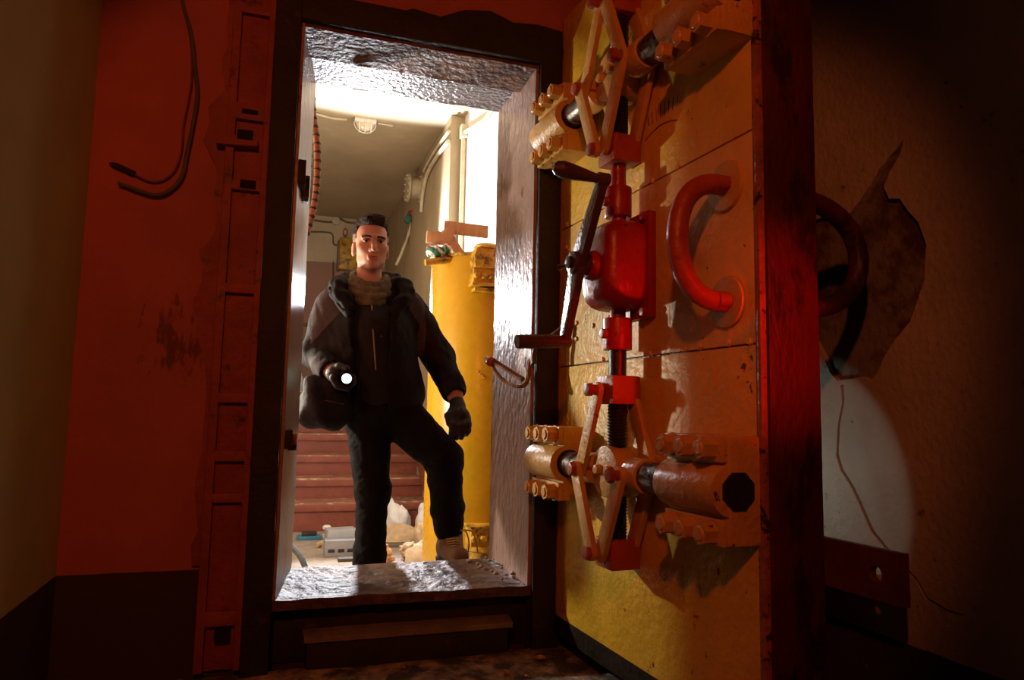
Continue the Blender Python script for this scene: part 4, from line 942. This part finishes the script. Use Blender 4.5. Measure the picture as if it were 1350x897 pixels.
g.chain([LEG_R[2], (0.383, 0.62, -0.11)], [0.036, 0.03]); g.chain([LEG_L[2], (0.695, 0.54, 0.16)], [0.036, 0.024])
# hands: right closed round a torch, left hanging over the thigh
TA, TB = np.array([0.2450, 0.594, 0.852]), np.array([0.2430, 0.462, 0.848])
def hand_right(g, e):
    g.cap((0.206, 0.575, 0.872), (0.205, 0.535, 0.868), 0.026 + e, 0.030 + e, 0.012)
    for i, y in enumerate((0.500, 0.524, 0.548, 0.571)):
        ln = (0.95, 1.0, 0.96, 0.84)[i]
        g.chain([(0.198, y, 0.850), (0.216, y, 0.822), (0.216 + 0.036 * ln, y - 0.002, 0.815), (0.216 + 0.056 * ln, y - 0.003, 0.836), (0.216 + 0.055 * ln, y - 0.003, 0.858)], [0.011 + e, 0.0105 + e, 0.010 + e, 0.009 + e, 0.0075 + e], 0.006)
    g.chain([(0.205, 0.545, 0.890), (0.220, 0.515, 0.894), (0.246, 0.492, 0.886)], [0.013 + e, 0.0115 + e, 0.009 + e], 0.008)
def hand_left(g, e):
    g.cap((0.689, 0.580, 0.765), (0.690, 0.556, 0.722), 0.025 + e, 0.030 + e, 0.012)
    g.ell((0.692, 0.552, 0.718), (0.040 + e, 0.022 + e, 0.034 + e), 0.012)
    for i, x in enumerate((0.660, 0.681, 0.702, 0.722)):
        ln = (0.92, 1.0, 0.97, 0.80)[i]
        g.chain([(x, 0.545, 0.712), (x - 0.002, 0.522, 0.712 - 0.030 * ln), (x - 0.003, 0.522, 0.712 - 0.062 * ln), (x - 0.002, 0.545, 0.712 - 0.078 * ln)], [0.012 + e, 0.011 + e, 0.010 + e, 0.008 + e], 0.006)
    g.chain([(0.668, 0.572, 0.748), (0.645, 0.546, 0.720), (0.645, 0.530, 0.690)], [0.013 + e, 0.0115 + e, 0.009 + e], 0.008)
hand_right(g, 0.0); hand_left(g, 0.0)
def face_pick(c):
    r = c - HC; out = np.zeros(len(c))
    out[((r[:, 0] / 0.0215) ** 2 + ((r[:, 2] + 0.0702) / 0.0080) ** 2 < 1) & (r[:, 1] < -0.06)] = 1
    st_ = (r[:, 2] < -0.083) & (r[:, 2] > -0.125) & (r[:, 1] < 0.01); out[st_] = 2
    return out
G_BODY = g
man = g.mesh('person', ['skin', 'lips', 'stubble'], pick=face_pick)
tag(man, 'man in black jacket and olive neck gaiter standing in the doorway with one foot raised', 'person')
# eyes and brows
for s_ in (-1, 1):
    c = hp(s_ * 0.0285, -0.0700, -0.008)
    ey = SDF(c - 0.016, c + 0.016, 0.0016); ey.ell(c, (0.0125, 0.0118, 0.0072), 0.002); ey.mesh('eye', 'eye_white', man)
    MB().cyl(c + np.array([0, -0.0100, 0.0004]), c + np.array([0, -0.0128, 0.0004]), 0.0056, 0.004, 14).build('iris', 'eye_dark', man)
    MB().tube(spline([hp(s_ * 0.015, -0.0845, -0.0045), hp(s_ * 0.028, -0.0868, 0.0005), hp(s_ * 0.041, -0.0785, -0.0035)]), 0.0024, 6).build('eyelid', 'hair_fade', man)
    MB().tube(spline([hp(s_ * 0.011, -0.0920, 0.0075), hp(s_ * 0.029, -0.0885, 0.0100), hp(s_ * 0.046, -0.0745, 0.0060)]), [0.0028] + [0.0038] * 11 + [0.0018], 7).build('eyebrow', 'hair', man)
MB().tube(spline([hp(-0.0205, -0.0775, -0.0700), hp(-0.008, -0.0830, -0.0692), hp(0.0, -0.0836, -0.0698), hp(0.008, -0.0830, -0.0692), hp(0.0205, -0.0775, -0.0700)]), 0.0014, 6).build('mouth_line', 'stubble_dark', man)
# hair: short sides, swept top
g = SDF(HC - 0.13, HC + 0.15, 0.003)
g.ell(hp(0, 0.018, 0.030), (0.0705, 0.0925, 0.076), 0.008)
g.ell(hp(0.000, 0.006, 0.066), (0.0645, 0.080, 0.050), 0.012); g.ell(hp(0.020, -0.044, 0.092), (0.030, 0.030, 0.020), 0.014); g.ell(hp(-0.016, -0.036, 0.090), (0.030, 0.040, 0.019), 0.012)
g.wrinkle(0.0020, 190, 4, (1, 0.35, 1))
g.box(hp(-0.2, -0.2, -0.2), hp(0.2, 0.02, 0.004), 0.012, sub=True)
g.box(hp(-0.0540, -0.2, -0.2), hp(0.0540, -0.030, 0.060), 0.016, sub=True)
g.box(hp(-0.2, -0.2, -0.2), hp(0.2, -0.030, 0.035), 0.012, sub=True)
g.box(hp(-0.2, 0.0, -0.2), hp(0.2, 0.2, -0.055), 0.012, sub=True)
g.mesh('hair', ['hair', 'hair_fade'], man, pick=lambda c: ((c[:, 2] - HC[2] < 0.034)).astype(int))

# fleece, jacket, hood, gaiter
g = SDF((0.12, 0.5, 0.66), (0.62, 0.90, 1.30), 0.006)
g.cap((0.338, 0.705, 1.20), (0.345, 0.70, 1.08), 0.075, 0.120, 0.03); g.cap((0.345, 0.70, 1.08), (0.385, 0.705, 0.80), 0.118, 0.118, 0.03)
g.wrinkle(0.0025, 40, 8); G_FLEECE = g; g.mesh('fleece', 'fleece', man)
def zfront(x, z): return 0.60
MB().tube(spline([(0.338, 0.598, 1.165), (0.340, 0.580, 1.10), (0.348, 0.5795, 1.02), (0.356, 0.580, 0.95), (0.362, 0.582, 0.89)]), 0.0032, 6).build('front_zip', 'zip_tan', man)
MB().tube([(0.374, 0.583, 1.085), (0.378, 0.584, 1.02)], 0.0026, 6).build('pocket_zip', 'zip_metal', man)
g = SDF((0.0, 0.46, 0.66), (0.80, 0.92, 1.32), 0.005)
g.cap((0.34, 0.715, 1.185), (0.345, 0.71, 1.08), 0.105, 0.150, 0.04); g.cap((0.345, 0.71, 1.08), (0.382, 0.712, 0.82), 0.148, 0.142, 0.04)
g.cap((0.30, 0.71, 1.00), (0.31, 0.71, 0.82), 0.125, 0.12, 0.04); g.cap((0.40, 0.71, 1.02), (0.455, 0.71, 0.82), 0.13, 0.125, 0.04)
g.cap((0.235, 0.71, 1.165), (0.455, 0.71, 1.17), 0.072, None, 0.04)
g.chain([(0.208, 0.71, 1.150), (0.150, 0.735, 0.960), (0.184, 0.618, 0.898)], [0.078, 0.063, 0.050], 0.03)
g.chain([(0.492, 0.71, 1.155), (0.642, 0.735, 0.960), (0.679, 0.622, 0.825)], [0.080, 0.064, 0.052], 0.03)
g.cap((0.180, 0.630, 0.903), (0.190, 0.600, 0.888), 0.054, 0.051, 0.01); g.cap((0.676, 0.635, 0.838), (0.681, 0.612, 0.814), 0.055, 0.052, 0.01)
g.wrinkle(0.0026, 30, 5); g.wrinkle(0.0010, 85, 6)
# cuff mouths, hem, open front
g.cap((0.190, 0.600, 0.888), (0.215, 0.54, 0.858), 0.040, 0.044, 0.006, sub=True); g.cap((0.681, 0.612, 0.812), (0.692, 0.57, 0.745), 0.041, 0.045, 0.006, sub=True)
g.cap((0.335, 0.70, 1.22), (0.335, 0.70, 1.40), 0.080, 0.11, 0.01, sub=True)
for z0, z1, a, b in ((1.12, 1.36, 0.262, 0.418), (0.98, 1.14, 0.272, 0.412), (0.86, 1.0, 0.285, 0.408), (0.60, 0.88, 0.312, 0.412)):
    g.box((a, 0.40, z0), (b, 0.615, z1), 0.02, sub=True)
g.box((0.15, 0.3, 0.4), (0.63, 0.95, 0.722), 0.01, sub=True)
def jk(c):
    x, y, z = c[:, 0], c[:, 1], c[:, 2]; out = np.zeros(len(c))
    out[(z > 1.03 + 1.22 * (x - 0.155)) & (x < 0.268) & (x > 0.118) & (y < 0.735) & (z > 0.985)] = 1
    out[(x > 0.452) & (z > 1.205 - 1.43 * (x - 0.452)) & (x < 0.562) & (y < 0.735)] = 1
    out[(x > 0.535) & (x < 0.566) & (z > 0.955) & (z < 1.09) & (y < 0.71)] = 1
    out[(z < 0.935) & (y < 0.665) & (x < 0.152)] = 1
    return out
G_JACKET = g
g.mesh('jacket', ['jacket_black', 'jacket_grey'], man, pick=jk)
# pulled-down hood: thick roll round the neck, wide at the shoulders
g = SDF((0.10, 0.50, 1.10), (0.58, 0.92, 1.38), 0.005)
hd = [(0.262, 0.592, 1.120), (0.212, 0.618, 1.195), (0.232, 0.700, 1.242), (0.335, 0.790, 1.268), (0.446, 0.700, 1.256), (0.478, 0.618, 1.205), (0.424, 0.592, 1.120)]
P = [np.array(p) for p in spline(hd, 4)]
g.chain(P, [0.020 + 0.014 * math.sin(PI * i / (len(P) - 1)) for i in range(len(P))], 0.02)
g.ell((0.335, 0.80, 1.22), (0.13, 0.07, 0.09), 0.04)
g.wrinkle(0.0035, 60, 9)
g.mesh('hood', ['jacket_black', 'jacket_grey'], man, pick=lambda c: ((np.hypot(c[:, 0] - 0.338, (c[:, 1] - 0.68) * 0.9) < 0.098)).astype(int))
for a, b in (((0.186, 0.640, 1.196), (0.250, 0.590, 1.105)), ((0.505, 0.645, 1.206), (0.438, 0.592, 1.115))):
    gg = SDF(np.minimum(a, b) - 0.06, np.maximum(a, b) + 0.06, 0.005); gg.cap(a, b, 0.012, 0.018); gg.wrinkle(0.003, 70, 3); gg.mesh('collar_flap', 'jacket_black', man)
g = SDF((0.22, 0.55, 1.14), (0.46, 0.82, 1.34), 0.004)
for z, r, rr, dy in ((1.262, 0.068, 0.015, 0.004), (1.238, 0.074, 0.017, -0.002), (1.212, 0.078, 0.017, -0.006), (1.186, 0.076, 0.017, -0.006)):
    P = [(0.336 + r * math.cos(2 * PI * i / 20), 0.687 + dy + r * math.sin(2 * PI * i / 20), z + 0.030 * math.sin(2 * PI * i / 20) + 0.008 * math.cos(2 * PI * i / 20 * 2)) for i in range(21)]
    g.chain(P, [rr] * 21, 0.003)
g.wrinkle(0.0020, 75, 11); g.mesh('neck_gaiter', 'gaiter', man)

# trousers
g = SDF((0.2, 0.48, -0.15), (0.80, 0.90, 0.86), 0.006)
g.ell((0.405, 0.712, 0.755), (0.152, 0.118, 0.12), 0.04)
g.chain([(0.352, 0.712, 0.72), (0.386, 0.70, 0.42), (0.387, 0.735, 0.16), (0.385, 0.745, -0.06)], [0.094, 0.066, 0.060, 0.066], 0.03)
g.chain([(0.470, 0.712, 0.725), (0.648, 0.605, 0.548), (0.672, 0.630, 0.36), (0.685, 0.640, 0.272)], [0.095, 0.074, 0.062, 0.058], 0.03)
g.wrinkle(0.0020, 36, 13); g.wrinkle(0.0010, 110, 14); G_TROUSERS = g; g.mesh('trousers', 'trousers', man)
for z in (0.375, 0.362):
    pass
# gloves
g = SDF((0.14, 0.43, 0.77), (0.32, 0.64, 0.94), 0.0035); hand_right(g, 0.0028); g.cap((0.2035, 0.572, 0.874), (0.207, 0.562, 0.872), 0.030, 0.031, 0.006); G_GLOVE = g; g.mesh('glove', 'glove', man)
g = SDF((0.60, 0.47, 0.60), (0.78, 0.64, 0.81), 0.0035); hand_left(g, 0.0030); g.cap((0.688, 0.585, 0.772), (0.690, 0.575, 0.755), 0.030, 0.032, 0.006); g.mesh('glove', 'glove', man)
# boots
def boot(ax, ay, az, tx, ty_):
    g = SDF((min(ax, tx) - 0.09, ty_ - 0.09, az - 0.11), (max(ax, tx) + 0.09, ay + 0.10, az + 0.12), 0.005)
    g.cap((ax, ay, az + 0.045), (ax, ay, az - 0.02), 0.046, 0.048, 0.02); g.cap((ax, ay + 0.02, az - 0.04), (tx, ty_, az - 0.048), 0.046, 0.040, 0.03)
    g.cap((ax, ay, az + 0.045), (ax, ay, az + 0.15), 0.034, 0.036, 0.006, sub=True)
    g.wrinkle(0.0022, 60, 3); g.box((ax - 1, ay - 1, az - 0.3), (ax + 1, ay + 1, az - 0.078), 0.004, sub=True)
    b = g.mesh('boot', 'boot', man)
    s_ = SDF((min(ax, tx) - 0.09, ty_ - 0.09, az - 0.12), (max(ax, tx) + 0.09, ay + 0.10, az), 0.005)
    s_.cap((ax, ay + 0.02, az - 0.07), (tx, ty_, az - 0.07), 0.050, 0.046, 0.01); s_.box((ax - 1, ay - 1, az - 0.06), (ax + 1, ay + 1, az + 1), 0.003, sub=True); s_.box((ax - 1, ay - 1, az - 0.5), (ax + 1, ay + 1, az - 0.098), 0.003, sub=True)
    s_.mesh('sole', 'boot_sole', b)
    for k in range(4):
        t = k / 3; c = np.array([ax, ay - 0.056, az + 0.012]) * (1 - t) + np.array([(ax + tx) / 2, (ay + ty_) / 2 - 0.02, az - 0.012]) * t
        MB().tube([c + np.array(p) for p in ((-0.026, 0.012, 0.0), (0, -0.006, 0.006), (0.026, 0.012, 0.0))], 0.0034, 6).build('lace', 'lace', b)
    for sx in (-1, 1):
        c = np.array([ax + 0.03, ay - 0.05, az + 0.045])
        MB().tube(spline([c, c + np.array([0.03 + 0.012 * sx, -0.012, -0.002]), c + np.array([0.045 + 0.014 * sx, -0.016, -0.04]), c + np.array([0.050 + 0.02 * sx, -0.012, -0.085])]), 0.003, 6).build('lace', 'lace', b)
boot(0.688, 0.640, 0.226, 0.694, 0.525)
boot(0.385, 0.745, -0.062, 0.378, 0.630)
STRAP = [(0.135, 0.690, 0.825), (0.165, 0.795, 0.880), (0.215, 0.845, 0.950), (0.275, 0.866, 1.040), (0.340, 0.866, 1.120), (0.400, 0.850, 1.190)]
# torch and shoulder bag
to = tag(empty('torch', tuple(TA)), 'small black torch shining pale green in the man\'s gloved hand', 'torch')
tv = Vector(TB - TA)
MB().cyl((0, 0, 0), tv * 0.82, 0.0145, n=20).build('barrel', 'torch_body', to, 0.002)
MB().cyl(tv * 0.80, tv, 0.016, 0.0215, 24).build('head', 'torch_body', to, 0.0015)
MB().cyl(tv * 0.99, tv * 1.01, 0.0180, 0.0175, 24).build('lens', 'torch_lens', to)
g = SDF((0.03, 0.48, 0.60), (0.34, 0.80, 0.94), 0.005)
g.box((0.090, 0.550, 0.660), (0.275, 0.70, 0.862), 0.03, rnd=0.05); g.ell((0.175, 0.585, 0.72), (0.085, 0.05, 0.06), 0.03); g.wrinkle(0.005, 34, 17)
for v_ in (G_BODY, G_FLEECE, G_JACKET, G_TROUSERS, G_GLOVE): g.carve(v_)
g.cap((0.2440, 0.455, 0.849), (0.2450, 0.615, 0.852), 0.034, None, 0.004, sub=True)     # room for the fist and torch
bg = g.mesh('shoulder_bag', ['bag_black']); tag(bg, 'black shoulder bag slung at the man\'s hip below the torch', 'bag')
MB().tube(spline(STRAP), 0.008, 8).build('strap', 'bag_black', bg)
MB().tube(spline([(0.100, 0.585, 0.755), (0.165, 0.545, 0.768), (0.245, 0.550, 0.755)]), 0.003, 6).build('zip', 'dark_box', bg)
